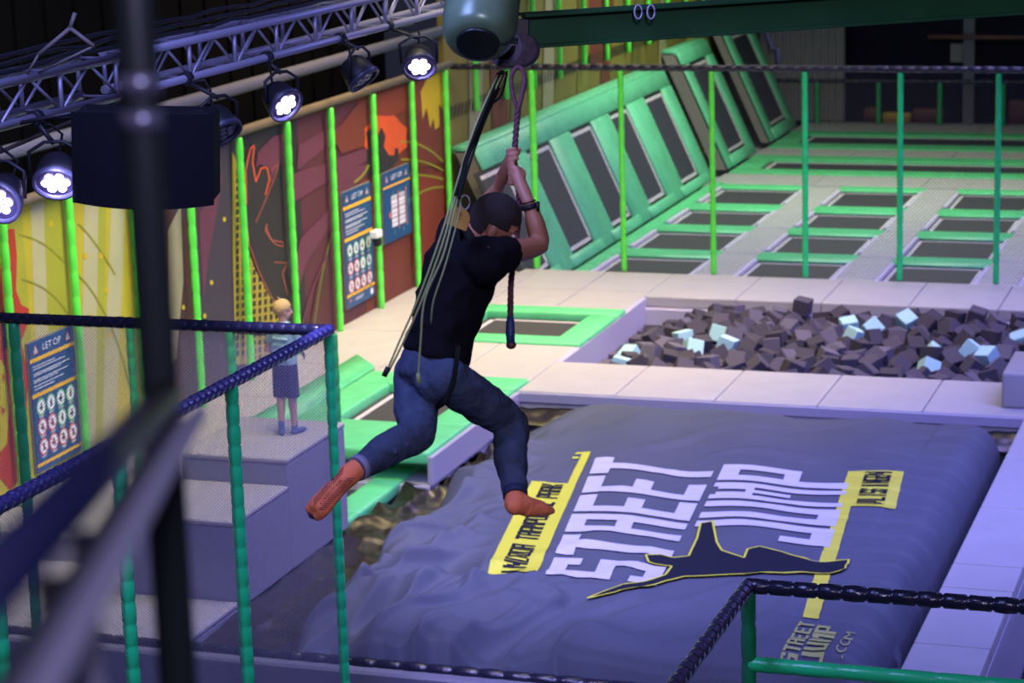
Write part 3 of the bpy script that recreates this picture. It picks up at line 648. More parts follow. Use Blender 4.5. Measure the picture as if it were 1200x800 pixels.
for j in range(9):
    row = []
    for i in range(nx+1):
        x = -7.85+5.2*i/nx; y = 22.62+.36*j/8; row.append(b.verts.new((x, y, -.16-.10*(8-j)/8+.03*noise.noise(V((x*6, y*8, 4))))))
    grid.append(row)
for j in range(8):
    for i in range(nx): b.faces.new((grid[j][i], grid[j][i+1], grid[j+1][i+1], grid[j+1][i]))
tag(wobj('tarp', b, tarp, None, True), 'black tarp edge showing behind the far side of the airbag', 'tarp')
# pit of the bag
b = NB(); box(b, -8.15, -2.66, 15.56, 23.0, -1.0, -.85); struct('floor', b, black)
# grey block at right on the strip
b = NB(); box(b, -2.92, -2.2, 23.30, 24.3, 0, .36, .03, seg=2)
tag(wobj('foam_block', b, stepm, None, True), 'grey padded block standing on the strip beside the foam pit, right edge', 'block')

# ================================================================== FOAM PIT
def cube_mesh(s, m):
    b = NB(); box(b, -s/2, s/2, -s/2, s/2, -s/2, s/2, .008); me = bpy.data.meshes.new('foam_cube'); b.to_mesh(me); b.free(); me.materials.append(m); return me
CM = {k: cube_mesh(.195, m_) for k, m_ in (('d', foam_d), ('e', foam_e), ('f', foam_f), ('l', foam_l))}
def pit_h(x, y):
    h = -.20+.10*noise.noise(V((x*.9, y*.9, 2)))+.05*(y-26)/1.5
    h -= .28*max(0, min(1, (-7.1-x)/.7)); return h
light_px = [(738, 400), (727, 414), (801, 396), (812, 407), (843, 392), (852, 402), (995, 383), (1002, 396), (1062, 383), (1094, 413), (1088, 427), (1138, 414), (1157, 421), (1196, 400), (1022, 389)]
lights = [at(px, py, Z=-.12) for px, py in light_px]
cells = []
sx, sy_ = .262, .262
yv = 24.60; row = 0
while yv < 27.82:
    xv = -7.72; col_ = 0
    while xv < -2.25: cells.append([xv+random.uniform(-.05, .05), yv+random.uniform(-.05, .05), row, col_]); xv += sx; col_ += 1
    yv += sy_; row += 1
random.shuffle(cells)
ORD2 = ORD+['thirteenth', 'fourteenth', 'fifteenth', 'sixteenth', 'seventeenth', 'eighteenth', 'nineteenth', 'twentieth', 'twenty-first', 'twenty-second', 'twenty-third']
used = set()
for p in lights:
    j = min((k for k in range(len(cells)) if k not in used), key=lambda k: (cells[k][0]-p.x)**2+(cells[k][1]-p.y)**2); used.add(j); cells[j][0:2] = [p.x, p.y]
rest = [k for k in range(len(cells)) if k not in used]
pick = rest[:300]
def put_cube(x, y, z, kind, lab, grp):
    o = bpy.data.objects.new('foam_cube', CM[kind]); COL.objects.link(o); o.location = (x, y, z)
    o.rotation_euler = (random.uniform(-PI, PI), random.uniform(-PI, PI), random.uniform(-PI, PI)); tag(o, lab, 'foam cube', grp); return o
SH = {'d': 'charcoal', 'e': 'blackish brown', 'f': 'mid grey'}
for k in pick:
    x, y, r_, c_ = cells[k]; hi = random.random(); kd = random.choice('dddeef')
    put_cube(x, y, pit_h(x, y)+random.uniform(-.04, .05)+(.07 if hi > .90 else 0), kd, '%s foam cube, %s from the left in the %s row from the near edge' % (SH[kd], ORD2[c_], ORD2[r_]), 'dark cubes in the foam pit')
for k, p in enumerate(sorted(lights, key=lambda p: p.x)):
    put_cube(p.x, p.y, pit_h(p.x, p.y)+.07, 'l', '%s pale aqua foam cube counted from the left end of the pit' % ORD2[k], 'pale cubes in the foam pit')
b = NB()
for k in rest[300:]:
    x, y = cells[k][:2]; b2 = NB(); box(b2, -.097, .097, -.097, .097, -.097, .097)
    bmesh.ops.transform(b2, matrix=Matrix.Translation((x, y, pit_h(x, y)-.03)) @ Matrix.Rotation(random.uniform(0, 3), 4, V((random.random(), random.random(), 1)).normalized()), verts=b2.verts); merge(b, b2)
for i in range(620):
    x = random.uniform(-7.7, -2.2); y = random.uniform(24.6, 27.75); b2 = NB(); box(b2, -.097, .097, -.097, .097, -.097, .097)
    bmesh.ops.transform(b2, matrix=Matrix.Translation((x, y, pit_h(x, y)-random.uniform(.08, .2))) @ Matrix.Rotation(random.uniform(0, 3), 4, V((random.random(), random.random(), 1)).normalized()), verts=b2.verts); merge(b, b2)
b2 = NB(); box(b2, -7.8, -2.0, 24.46, 27.85, -.9, -.62); merge(b, b2)
tag(wobj('foam_cubes', b, foam_e), 'dark foam cubes buried deeper in the foam pit', 'foam cubes', kind='stuff')

# ================================================================== SIGNS ON THE MURAL
blue = mat('sign blue', (.012, .06, .17), .45); swhite = mat('sign white', (.66, .68, .70), .5); syel = mat('sign yellow', (.70, .40, .01), .5)
sred = mat('sign red', (.55, .12, .10), .5); sgrn = mat('sign green', (.12, .40, .16), .5); sdark = mat('sign dark', (.03, .03, .04), .5)
def sign(label, y0, y1, z0, z1, kind, X=-10.90):
    w_, h_ = y1-y0, z1-z0; t = thing('warning_sign', label, 'sign', (X, (y0+y1)/2, z0))
    b = NB(); box(b, X-.05, X-.012, y0-.008, y1+.008, z0-.008, z1+.008, .004); wobj('back_board', b, mat('sign edge', (.15, .13, .10), .6), t)
    b = NB(); box(b, X-.02, X, y0, y1, z0, z1); wobj('board', b, blue, t)
    W, Yl, R_, G_, D_ = NB(), NB(), NB(), NB(), NB()
    def rc(b, u0, u1, v0, v1, lay=1): x = X+.0015*lay; quad(b, [(x, y0+u*w_, z1-v*h_) for u, v in ((u0, v1), (u1, v1), (u1, v0), (u0, v0))])
    def disc(b, u, v, r, lay, n=16): x = X+.0015*lay; quad(b, [(x, y0+u*w_+r*math.cos(2*PI*k/n), z1-v*h_+r*math.sin(2*PI*k/n)) for k in range(n)])
    hs = 1.0 if kind != 'map' else 1.55
    tx = text_bm('LET OP', .40*w_, .062)
    for v in tx.verts: v.co = V((X+.002, (y0+y1)/2+v.co.x, z1-.062*hs*h_+v.co.y))
    merge(W, tx)
    for u in (.14, .86):
        x = X+.0015; c = (y0+u*w_, z1-.065*hs*h_); quad(R_, [(x, c[0]-.045, c[1]-.035), (x, c[0]+.045, c[1]-.035), (x, c[0], c[1]+.05)])
        x += .0015; quad(W, [(x, c[0]-.03, c[1]-.027), (x, c[0]+.03, c[1]-.027), (x, c[0], c[1]+.035)])
        rc(D_, u-.008, u+.008, .055*hs, .085*hs, 3)
    def stripe(v0, v1):
        q = NB(); rc(q, 0, 1, v0, v1); wobj('yellow_stripe', q, syel, t)
    stripe(.135*hs-.012, .135*hs+.018)
    if kind == 'map':
        for (a, c) in ((.28, .50), (.56, .78)):
            W2 = NB()
            for r_ in range(7): rc(W2, a, c, .36+r_*.065, .36+r_*.065+.058)
            wobj('map_panel', W2, swhite, t)
        for u in (.52, .81): rc(R_, u, u+.03, .30, .86, 2)
        for (u, v) in ((.34, .30), (.62, .30), (.36, .86), (.68, .86), (.9, .5)): rc(G_, u, u+.025, v, v+.06, 2)
        rc(R_, .18, .26, .58, .66, 2)
        for i in range(24): rc(D_, .3+.06*(i % 8)+(.02 if i % 8 > 3 else 0), .32+.06*(i % 8)+(.02 if i % 8 > 3 else 0), .38+.14*(i//8), .41+.14*(i//8), 3)
    else:
        for v, l in ((.185, .55), (.205, .8), (.24, .92), (.255, .7), (.29, .88), (.305, .6), (.335, .75), (.36, .5)): rc(W, .06, .06+l*.88, v, v+.006)
        stripe(.395, .425); stripe(.935 if kind == 'a' else .88, .960 if kind == 'a' else .905)
        rows = (.51, .665, .82)
        for r_, v in enumerate(rows):
            for c_ in range(4):
                u = .17+.22*c_; ring = G_ if (r_ == 0 or (r_ == 1 and c_ > 1)) else R_
                disc(ring, u, v, .082 if w_ < .88 else .085, 1); disc(W, u, v, .066, 2)
                k_ = (r_*4+c_) % 5
                disc(D_, u, v-.02, .014, 3, 8)
                if k_ % 2: rc(D_, u-.02, u+.02, v-.012, v+.028, 3)
                else: rc(D_, u-.045, u+.03, v-.004, v+.012, 3); rc(D_, u-.012, u+.012, v-.01, v+.03, 3)
                if ring is R_:
                    x = X+.006; c = (y0+u*w_, z1-v*h_); q = .05; quad(R_, [(x, c[0]-q-.006, c[1]+q), (x, c[0]-q+.006, c[1]+q), (x, c[0]+q+.006, c[1]-q), (x, c[0]+q-.006, c[1]-q)])
                rc(W, u-.06, u+.06, v+.068, v+.073); rc(W, u-.04, u+.04, v+.079, v+.083)
        if kind == 'b': rc(W, .84, .93, .925, .975); rc(W, .3, .6, .935, .94); rc(W, .3, .55, .95, .955); rc(R_, .1, .15, .93, .95, 1)
    for nm, q, m_ in (('white_print', W, swhite), ('red_print', R_, sred), ('green_print', G_, sgrn), ('dark_print', D_, sdark)): wobj(nm, q, m_, t)
sign('blue LET OP warning sign with round icons on the yellow mural', 18.38, 19.20, .20, 1.40, 'a', -10.93)
sign('tall blue LET OP warning sign with round icons on the red mural', 25.72, 26.60, .18, 1.58, 'b', -10.93)
sign('short blue LET OP sign with a floor map beside the tall sign', 27.0, 27.92, .73, 1.61, 'map', -10.93)
t = thing('wall_sensor', 'small white sensor box clipped on a green post below the map sign', 'sensor', tuple(at(441, 280, X=-10.82)))
q = at(441, 280, X=-10.80); b = NB(); box(b, q.x-.05, q.x+.05, q.y-.09, q.y+.09, q.z+.02, q.z+.11, .01); wobj('housing', b, swhite, t)
b = NB(); box(b, q.x-.04, q.x+.05, q.y-.03, q.y+.07, q.z-.09, q.z+.02, .02); wobj('bracket', b, rubber, t)

# ================================================================== TRUSS, LAMPS, SPEAKER
XT = -6.42
def truss(y0, y1, label, ztop=4.68, zb=4.465):
    t = thing('lighting_truss', label, 'truss', (XT, (y0+y1)/2, zb)); xs = (XT, XT-.24)
    for x in xs:
        for z in (ztop, zb): b = NB(); tube(b, [(x, y0, z), (x, y1, z)], .025, 10); wobj('chord', b, steel, t)
    n = max(1, round((y1-y0)/.62)); st = (y1-y0)/n
    b = NB()
    for i in range(n+1):
        y = min(y1-.02, max(y0+.02, y0+i*st))
        for x in xs: tube(b, [(x, y, zb), (x, y, ztop)], .014, 6)
        for z in (zb, ztop): tube(b, [(xs[0], y, z), (xs[1], y, z)], .009, 6)
    for i in range(n):
        ya, yc_, ym = y0+i*st, y0+(i+1)*st, y0+(i+.5)*st
        for x in xs: tube(b, [(x, ya, zb), (x, ym, ztop)], .009, 6); tube(b, [(x, ym, ztop), (x, yc_, zb)], .009, 6)
        tube(b, [(xs[0], ya, zb), (xs[1], yc_, zb)], .008, 6); tube(b, [(xs[0], ya, ztop), (xs[1], yc_, ztop)], .008, 6)
    wobj('lattice', b, steel, t); return t
truss(7.4, 11.98, 'aluminium lighting truss section left of the blurred dark post')
truss(12.25, 19.2, 'long aluminium lighting truss section above the mural')
b = NB()
for k in range(3):
    pts = []
    for i in range(40):
        y = 8+i*.29; pts.append((XT-.02-.06*k+.03*noise.noise(V((y*2, k, 0))), y, 4.74+.03*k+.03*noise.noise(V((y*3, k, 3)))))
    tube(b, pts, .014, 6)
tag(wobj('cable', b, rubber), 'bundle of black cables lying along the top of the truss', 'cable')
b = NB(); pp = at(82, 33, D=12.4)
for q in ((45, 64), (110, 54), (88, 15)):
    e_ = at(*q, D=12.4); tube(b, [pp, e_], .012, 6)
    if q[1] > 20: tube(b, [e_, V((XT, e_.y, 4.69))], .007, 6)
tag(wobj('hanging_bracket', b, mat('tan strap', (.09, .075, .06), .7)), 'three-legged steel bridle holding the left truss section', 'bracket')
b = NB(); a = at(0, 178, D=13); c = at(140, 118, D=14.3); tube(b, [a, c], .012, 6); tag(wobj('tie_rod', b, mat('tan strap', (.25, .21, .17))), 'thin tan rod slanting under the left truss section', 'rod')
led = mat('violet white LED', (.8, .7, 1), .3, emit=(.62, .48, 1.0), es=26)
def par(label, pos, aim, lit=True, r=.115, hook=None):
    """par lamp: can, bezel, LEDs, yoke and clamp"""
    t = thing('stage_lamp', label, 'stage lamp', tuple(pos)); pos = V(pos); d = (V(aim)).normalized(); u, v = frame_of(d)
    u = d.cross(V((0, 0, 1))).normalized(); v = u.cross(d)
    b = NB(); tube(b, [pos-d*.13, pos-d*.10, pos-d*.03, pos, pos+d*.03], [r*.55, r*.8, r*.95, r, r], 16); wobj('can', b, rubber, t)
    b = NB(); tube(b, [pos+d*.025, pos+d*.055, pos+d*.055, pos+d*.035], [r*1.08, r*1.08, r*.93, r*.9], 20, cap=False, axis=d); wobj('bezel', b, mat('lamp bezel', (.03, .03, .05), .45), t)
    b = NB(); tube(b, [pos+d*.033, pos+d*.036], [r*.93, r*.93], 20); wobj('face', b, mat('lamp face', (.02, .018, .04), .3), t)
    b = NB()
    for k in range(7):
        c = pos+d*.038 if k == 6 else pos+d*.038+(u*math.cos(k*PI/3)+v*math.sin(k*PI/3))*r*.46
        tube(b, [c, c+d*.008], [r*.21, r*.18], 12)
    wobj('led_cluster', b, led if lit else mat('unlit LED', (.12, .12, .16), .2), t)
    b = NB(); top = hook if hook else pos+V((0, 0, .30))
    pts = [pos+u*(r+.015), pos+u*(r+.02)+V((0, 0, .14)), pos+V((0, 0, .19))+u*.05, pos+V((0, 0, .19))-u*.05, pos-u*(r+.02)+V((0, 0, .14)), pos-u*(r+.015)]
    tube(b, pts, .011, 6); wobj('yoke', b, rubber, t)
    b = NB(); tube(b, [pos+V((0, 0, .18)), V((XT, pos.y, 4.45))], .014, 8); tube(b, [(XT, pos.y-.03, 4.465), (XT, pos.y+.03, 4.465)], .042, 12); wobj('clamp', b, rubber, t)
    b = NB(); pts = [pos-d*.1, pos-d*.16+V((0, .05, .1)), pos-d*.12+V((0, -.06, .2)), V((XT-.03, pos.y+.05, 4.42))]; tube(b, pts, .008, 6); wobj('lead', b, rubber, t)
    return t
toC = CAMB
par('lit violet stage lamp nearest the swinging rider\'s pulley', at(491, 74, D=17.2), toC*1+V((.1, 0, -1.0)))
par('lit violet stage lamp tilted right above the red mural', at(331, 119, D=15.3), toC*.55+V((.55, 0, -.75))+CAMR*.2)
par('lit violet stage lamp hanging left of the black speaker', at(66, 208, D=12.6), toC+V((0, 0, -1.1)))
par('lit violet stage lamp at the extreme left edge', at(2, 232, D=12.2), toC*.7+V((.2, 0, -.5))-CAMR*.4)
par('unlit stage lamp between the tilted lamp and the pulley lamp', at(422, 88, D=16.4), V((.7, -.1, -.8)), False)
par('unlit stage lamp partly behind the black speaker', at(258, 150, D=14.2), V((.6, -.3, -.7)), False)
spot('stage_lamp_beam', at(491, 74, D=16.9), at(760, 620, Z=0), 620, (.42, .38, 1.0), 70)
spot('stage_lamp_beam', at(331, 119, D=15.0), at(600, 700, Z=0), 620, (.42, .38, 1.0), 70)
spot('stage_lamp_beam', at(66, 208, D=12.3), at(300, 700, Z=0), 120, (.45, .42, 1.0), 70)
spot('stage_lamp_beam', at(2, 232, D=11.9), at(100, 760, Z=0), 60, (.45, .42, 1.0), 70)
# speaker
c = at(168, 185, D=12.3); t = thing('loudspeaker', 'big black loudspeaker hanging under the truss beside the blurred post', 'speaker', tuple(c))
ax = (CAMR*.97+V((0, 0, -.02))).normalized(); az = V((0, 0, 1)); az = (az-ax*az.dot(ax)).normalized(); ay = az.cross(ax)
b = NB(); obox(b, c-ay*-.15, ax, ay, az, .36, .16, .235, .02); wobj('cabinet', b, mat('speaker black', (.004, .004, .005), .8, spec=.15), t)
b = NB(); rg = []
for i in range(13):
    a = -1+2*i/12; off = .075*(1-a*a)
    for zz in (-1, 1): rg.append(b.verts.new(c+ax*a*.365-ay*(.02+off)+az*zz*(.235)-az*(.02*(1-a*a) if zz < 0 else 0)))
for i in range(12): b.faces.new((rg[2*i], rg[2*i+2], rg[2*i+3], rg[2*i+1]))
b.faces.new([rg[2*i] for i in range(12, -1, -1)]); b.faces.new([rg[2*i+1] for i in range(13)])
wobj('grille', b, mat('speaker grille', (.004, .004, .005), .9, spec=.1), t)
b = NB()
for s_ in (-.3, .3): tube(b, [c+ax*s_+az*.23+ay*.1, V((XT, (c+ax*s_).y+.0, 4.46))], .012, 6)
wobj('hanger', b, rubber, t)

# ================================================================== BEAM, PULLEY, HOUSING
A = at(612, 36, D=10.1); Bm = at(1300, 4, D=10.9); Bm.z = A.z+.02
d = (Bm-A).normalized(); sd = d.cross(V((0, 0, 1))).normalized(); up = sd.cross(d).normalized()
t = thing('steel_beam', 'dark green steel I-beam crossing the top of the picture', 'beam', tuple((A+Bm)/2)); Ln = (Bm-A).length/2
b = NB(); obox(b, (A+Bm)/2, d, sd, up, Ln, .006, .066); wobj('web', b, beamg, t)
for s_ in (-1, 1): b = NB(); obox(b, (A+Bm)/2+up*s_*.066, d, sd, up, Ln, .055, .007, .002); wobj('flange', b, beamg, t)
for k, px in enumerate((748, 763)):
    q = at(px, 14, D=10.15); b = NB(); n_ = 14; tube(b, [q+CAMR*.016*math.cos(a*2*PI/n_)+CAMU*.03*math.sin(a*2*PI/n_) for a in range(n_+1)], .005, 6)
    tag(wobj('shackle', b, steel), '%s of the two small steel shackles clipped on top of the green beam' % ('left' if k == 0 else 'right'), 'shackle')
# trolley pulley
pc_ = at(592, 56, D=9.95); ax = (CAMB*.86+CAMR*-.35).normalized()
t = thing('trolley_pulley', 'grey wheeled trolley holding the straps under the green beam', 'pulley', tuple(pc_))
def disc3(c, ax, r0, r1, th, m, name):
    b = NB(); tube(b, [c-ax*th, c-ax*th*.6, c+ax*th*.6, c+ax*th], [r0*.95, r0, r0, r0*.95], 28); wobj(name, b, m, t)
lav = mat('lavender plastic', (.16, .15, .22), .45)
disc3(pc_, ax, .078, 0, .012, lav, 'wheel'); disc3(pc_+ax*.016, ax, .052, 0, .010, rubber, 'hub'); disc3(pc_+CAMR*.075-CAMU*.01, ax, .068, 0, .03, mat('worn dark rubber', (.09, .07, .09), .7, var=.4, vscale=40), 'wheel')
b = NB(); obox(b, pc_+CAMR*.02-CAMU*.072, CAMR, CAMU, CAMB, .05, .012, .02, .004); wobj('strap_bar', b, rubber, t)
b = NB(); obox(b, pc_+CAMR*.05+CAMU*.05-CAMB*.08, CAMR, CAMU, CAMB, .05, .07, .09, .004); wobj('bracket', b, rubber, t)
# glossy housing
hc = at(560, 50, D=9.6); axh = (at(572, -60, D=9.9)-hc).normalized()
t = thing('winch_housing', 'glossy grey green metal housing above the trolley, top centre', 'housing', tuple(hc))
gm = mat('grey green gloss metal', (.13, .21, .11), .3, .2, var=.2, vscale=5)
b = NB(); prof = [(.0, .05), (.0, .105), (.012, .13), (.04, .148), (.09, .155), (.35, .158), (.6, .16)]
tube(b, [hc+axh*q[0] for q in prof], [q[1]*.98 for q in prof], 32, axis=axh); wobj('shell', b, gm, t)
b = NB(); tube(b, [hc-axh*.012, hc+axh*.002], [.085, .09], 28); wobj('base_ring', b, mat('dark metal', (.03, .04, .04), .35, .6), t)
b = NB(); obox(b, hc+axh*.02+CAMR*.10-CAMU*.01, CAMR, axh, CAMB, .06, .018, .02, .004); wobj('arm', b, MATS['dark metal'], t)

# ================================================================== ROPES
def rope(name, pts, r, m, label, twist=0, cat='rope', n=8):
    P = [V(p) for p in pts]; out = []
    for i in range(len(P)-1):
        p0 = P[max(i-1, 0)]; p1 = P[i]; p2 = P[i+1]; p3 = P[min(i+2, len(P)-1)]; k = max(3, int((p2-p1).length/.03))
        for j in range(k):
            t_ = j/k; out.append(.5*((2*p1)+(p2-p0)*t_+(2*p0-5*p1+4*p2-p3)*t_*t_+(3*p1-p0-3*p2+p3)*t_**3))
    out.append(P[-1]); b = NB()
    if twist:
        for s_ in range(3):
            q = []; Ls = 0
            fine = []
            for i in range(len(out)-1):
                for j in range(3): fine.append(out[i].lerp(out[i+1], j/3))
            fine.append(out[-1])
            for i, p in enumerate(fine):
                if i: Ls += (p-fine[i-1]).length
                dd = (fine[min(i+1, len(fine)-1)]-fine[max(i-1, 0)]).normalized(); u = dd.cross(CAMB).normalized(); v = dd.cross(u)
                a = Ls*2*PI/twist+s_*2*PI/3; q.append(p+(u*math.cos(a)+v*math.sin(a))*r*.5)
            tube(b, q, r*.58, 6)
    else: tube(b, out, r, n)
    o = wobj(name, b, m); tag(o, label, cat); return o
rred = mat('dark red rope', (.11, .035, .05), .75, var=.3, vscale=60)
DR = 9.62
rp = [at(607, 128, D=DR), at(604, 165, D=DR), at(603, 190, D=DR), at(607, 215, D=DR), at(608, 245, D=DR), at(604, 290, D=DR), at(599, 330, D=DR), at(598, 375, D=DR)]
t = thing('climbing_rope', 'twisted dark red climbing rope the person grips, ending in a knob', 'rope', tuple(rp[0]))
o = rope('rope', rp, .013, rred, '', .07); 
def adopt(o, t):
    for k in ('label', 'category'):
        if k in o: del o[k]
    o.parent = t; o.data.transform(Matrix.Translation(-t.location))
adopt(o, t)
lp = [at(607, 130, D=DR), at(601, 110, D=DR), at(599, 92, D=DR), at(604, 80, D=DR), at(611, 80, D=DR), at(615, 92, D=DR), at(612, 110, D=DR), at(607, 130, D=DR)]
o = rope('loop', lp, .009, rred, ''); adopt(o, t)
b = NB(); tube(b, [at(598, 371, D=DR), at(598, 378, D=DR), at(598, 392, D=DR), at(598.5, 402, D=DR)], [.013, .018, .019, .017], 12); wobj('blue_wrap', b, mat('blue tape', (.02, .05, .16), .5, bump=.3, bscale=80), t)
b = NB(); ball(b, at(599, 404, D=DR), (.021, .021, .017)); wobj('end_knob', b, mat('maroon knob', (.12, .03, .03), .5), t)
strap = mat('black webbing', (.010, .012, .008), .9, spec=.15); lime = mat('pale green cord', (.30, .36, .13), .7)
tp = at(590, 84, D=9.85); DB = 9.22
ht = thing('harness_ropes', 'bundle of black straps and pale green cords from the trolley to the harness', 'rope', tuple(tp))
def cord(pts, r, m, lab, cat='rope'):
    o = rope('cord' if m is lime else 'strap', [q if isinstance(q, V) else at(*q[:2], D=q[2]) for q in pts], r, m, lab, cat=cat); adopt(o, ht); return o
for dx_ in (-3, 4): cord([(590+dx_, 84, 9.85), (566+dx_*.7, 140, 9.60+dx_*.01), (547+dx_, 190, 9.40), (538, 232, 9.15)], .0055, strap, 'black strap')
cord([tp, (566, 140, 9.60), (547, 190, 9.40), (538, 232, 9.15)], .007, strap, 'thick black strap from the trolley to the harness back ring', 'strap')
cord([(584, 86, 9.84), (562, 138, 9.68), (552, 165, 9.6), (541, 205, 9.38), (534, 228, 9.15)], .007, strap, 'second black strap running beside the thick harness strap', 'strap')
cord([(594, 86, 9.84), (588, 110, 9.8), (577, 121, 9.75), (570, 118, 9.72), (566, 132, 9.7)], .005, strap, 'thin black strap loop sagging below the trolley', 'strap')
cord([(583, 88, 9.8), (556, 150, 9.6), (540, 200, 9.45), (528, 240, 9.15), (512, 290, 9.05), (490, 350, 9.05), (468, 400, 9.08), (452, 438, 9.1)], .0042, lime, 'pale green cord falling lowest left to a black toggle')
cord([(588, 88, 9.8), (562, 145, 9.62), (541, 205, 9.4), (530, 245, 9.12), (517, 290, 9.02), (495, 350, 9.02), (474, 398, 9.05), (455, 436, 9.09)], .0042, lime, 'pale green cord running just right of the lowest left cord')
cord([(560, 160, 9.6), (541, 215, 9.35), (532, 250, 9.1), (519, 300, 9.0), (498, 350, 9.0), (493, 400, 9.02), (490, 443, 9.05)], .0042, lime, 'pale green cord hanging straight down the back to a small end knot')
cord([(592, 88, 9.82), (566, 148, 9.64), (543, 215, 9.36), (538, 250, 9.1), (522, 310, 8.99), (508, 352, 9.0), (505, 380, 9.05)], .0032, lime, 'thin pale green cord crossing the middle of the black shirt')
b = NB(); tube(b, [at(455, 430, D=9.08), at(450, 441, D=9.08)], .011, 8); wobj('toggle', b, rubber, ht)
b = NB(); tube(b, [at(490, 437, D=9.03), at(491, 449, D=9.03)], [.008, .010], 8); wobj('end_knot', b, lime, ht)

# ================================================================== PEOPLE
def head(bm, c, f, u, s=1.0, ears=True):
    """skull, jaw, nose, ears, brow; f forward, u up"""
    f = f.normalized(); u = (u-f*u.dot(f)).normalized(); r = f.cross(u)
    ax = (f, r, u)
    ball(bm, c+u*.020*s-f*.01*s, (.098*s, .076*s, .098*s), ax, 24); ball(bm, c-u*.045*s+f*.025*s, (.068*s, .060*s, .066*s), ax, 20); ball(bm, c-u*.088*s+f*.055*s, (.030*s, .033*s, .024*s), ax, 14)
    limb(bm, [c+f*.092*s+u*.005*s, c+f*.112*s-u*.032*s], [.009*s, .014*s], 8); ball(bm, c+f*.075*s+u*.022*s, (.022*s, .055*s, .012*s), ax, 12)
    ball(bm, c+f*.082*s-u*.060*s, (.014*s, .026*s, .012*s), ax, 10)
    for q in (-1, 1): ball(bm, c+r*q*.078*s-u*.012*s-f*.004*s, (.019*s, .010*s, .033*s), (( f-u*.2).normalized(), r, u), 12)
    return f, r, u
def hair(c, f, u, s, m, parent, top=1.0, side=-.035, fringe=.045):
    f = f.normalized(); u = (u-f*u.dot(f)).normalized(); r = f.cross(u); b = NB()
    cc = c+u*.024*s-f*.014*s; bmesh.ops.create_uvsphere(b, u_segments=72, v_segments=48, radius=1)
    for v in b.verts:
        q = v.co.copy(); n_ = 1+.025*noise.noise(q*14)+.012*noise.noise(q*40); v.co = cc+(f*q.x*.104*s+r*q.y*.083*s+u*q.z*.105*s)*n_
    dl = []
    for v in b.verts:
        q = v.co-c; lf, lu = q.dot(f)/s, q.dot(u)/s
        lim = side+max(0, (lf+.0))*.95 if lf > .0 else side-.03*min(1, -lf/.05)
        lim += .012*noise.noise(v.co*45)
        if abs(q.dot(r))/s > .05 and -.03 < lf < .05: lim = max(lim, .012)
        if lf > .055: lim = max(lim, fringe)
        if lu < lim: dl.append(v)
    bmesh.ops.delete(b, geom=dl, context='VERTS')
    r_ = bmesh.ops.solidify(b, geom=list(b.faces), thickness=.004*s)
    for fa in b.faces: fa.smooth = True
    return wobj('hair', b, m, parent, True)
def eyes(c, f, u, s, parent):
    f = f.normalized(); u = (u-f*u.dot(f)).normalized(); r = f.cross(u); b = NB()
    for q in (-1, 1):
        ball(b, c+f*.085*s+r*q*.030*s+u*.002*s, (.010*s, .013*s, .008*s), (f, r, u), 10, 0); ball(b, c+f*.0925*s+r*q*.030*s+u*.002*s, (.004*s, .006*s, .006*s), (f, r, u), 8, 1)
    wobj('eyes', b, [mat('eye white', (.7, .68, .65), .3), mat('iris', (.03, .02, .015), .2)], parent)
    b = NB()
    for q in (-1, 1): tube(b, [c+f*.092*s+r*q*.012*s+u*.025*s, c+f*.090*s+r*q*.030*s+u*.031*s, c+f*.078*s+r*q*.050*s+u*.024*s], [.003*s, .004*s, .002*s], 6)
    wobj('eyebrows', b, mat('brow', (.04, .02, .012), .8), parent)
    b = NB(); tube(b, [c+f*.092*s-r*.022*s-u*.060*s, c+f*.098*s-u*.059*s, c+f*.092*s+r*.022*s-u*.060*s], [.002*s, .0045*s, .002*s], 6); wobj('lips', b, mat('lips', (.35, .11, .09), .5), parent)

# ---- swinging man
M_ = lambda x, y, dd: at(x, y, D=dd)
shR, shL = M_(572, 302, 9.30), M_(532, 270, 9.72); hpR, hpL = M_(522, 442, 9.40), M_(487, 436, 9.64)
elR, elL = M_(632, 287, 9.54), M_(556, 258, 9.98); wrR, wrL = M_(619, 236, 9.52), M_(583, 221, 9.78)
knR, knL = M_(597, 496, 9.70), M_(487, 508, 9.36); anR, anL = M_(604, 583, 9.46), M_(417, 550, 9.12)
rope_c = at(604, 200, D=DR)
man = thing('person', 'person in black T-shirt, blue jeans and orange socks swinging on the rope', 'person', tuple((hpR+hpL)/2))
bd = NB()
pel = (hpR+hpL)/2; chest = M_(541, 312, 9.50); nk = (shR+shL)/2; nk0 = M_(560, 274, 9.53); hc_ = M_(581, 263, 9.50)
sh_ax = (shR-shL).normalized()
spine = [pel, pel.lerp(chest, .35), pel.lerp(chest, .7), chest, nk.lerp(nk0, .3)]
tube(bd, spine, [(.14, .10), (.125, .09), (.14, .10), (.155, .11), (.11, .07)], 20, ref=sh_ax)
limb(bd, [nk, nk0, hc_-CAMU*.02], [.062, .056, .055]); limb(bd, [shL, nk, shR-sh_ax*.02], [.045, .055, .04])
limb(bd, [shR, shR.lerp(elR, .5), elR, elR.lerp(wrR, .45)+CAMR*.006, wrR], [.052, .048, .041, .040, .026]); limb(bd, [shL, elL, elL.lerp(wrL, .5), wrL], [.05, .04, .038, .027])
limb(bd, [hpR, knR, anR], [.085, .058, .036]); limb(bd, [hpL, knL, anL], [.085, .058, .036])
fd = (CAMR*.86-CAMU*.48-CAMB*.10); ud = (CAMU*.78+CAMR*.30+CAMB*.28)
f_, r_h, u_h = head(bd, hc_, fd, ud, .96)
rdir = (rp[1]-rp[3]).normalized()   # rope upwards
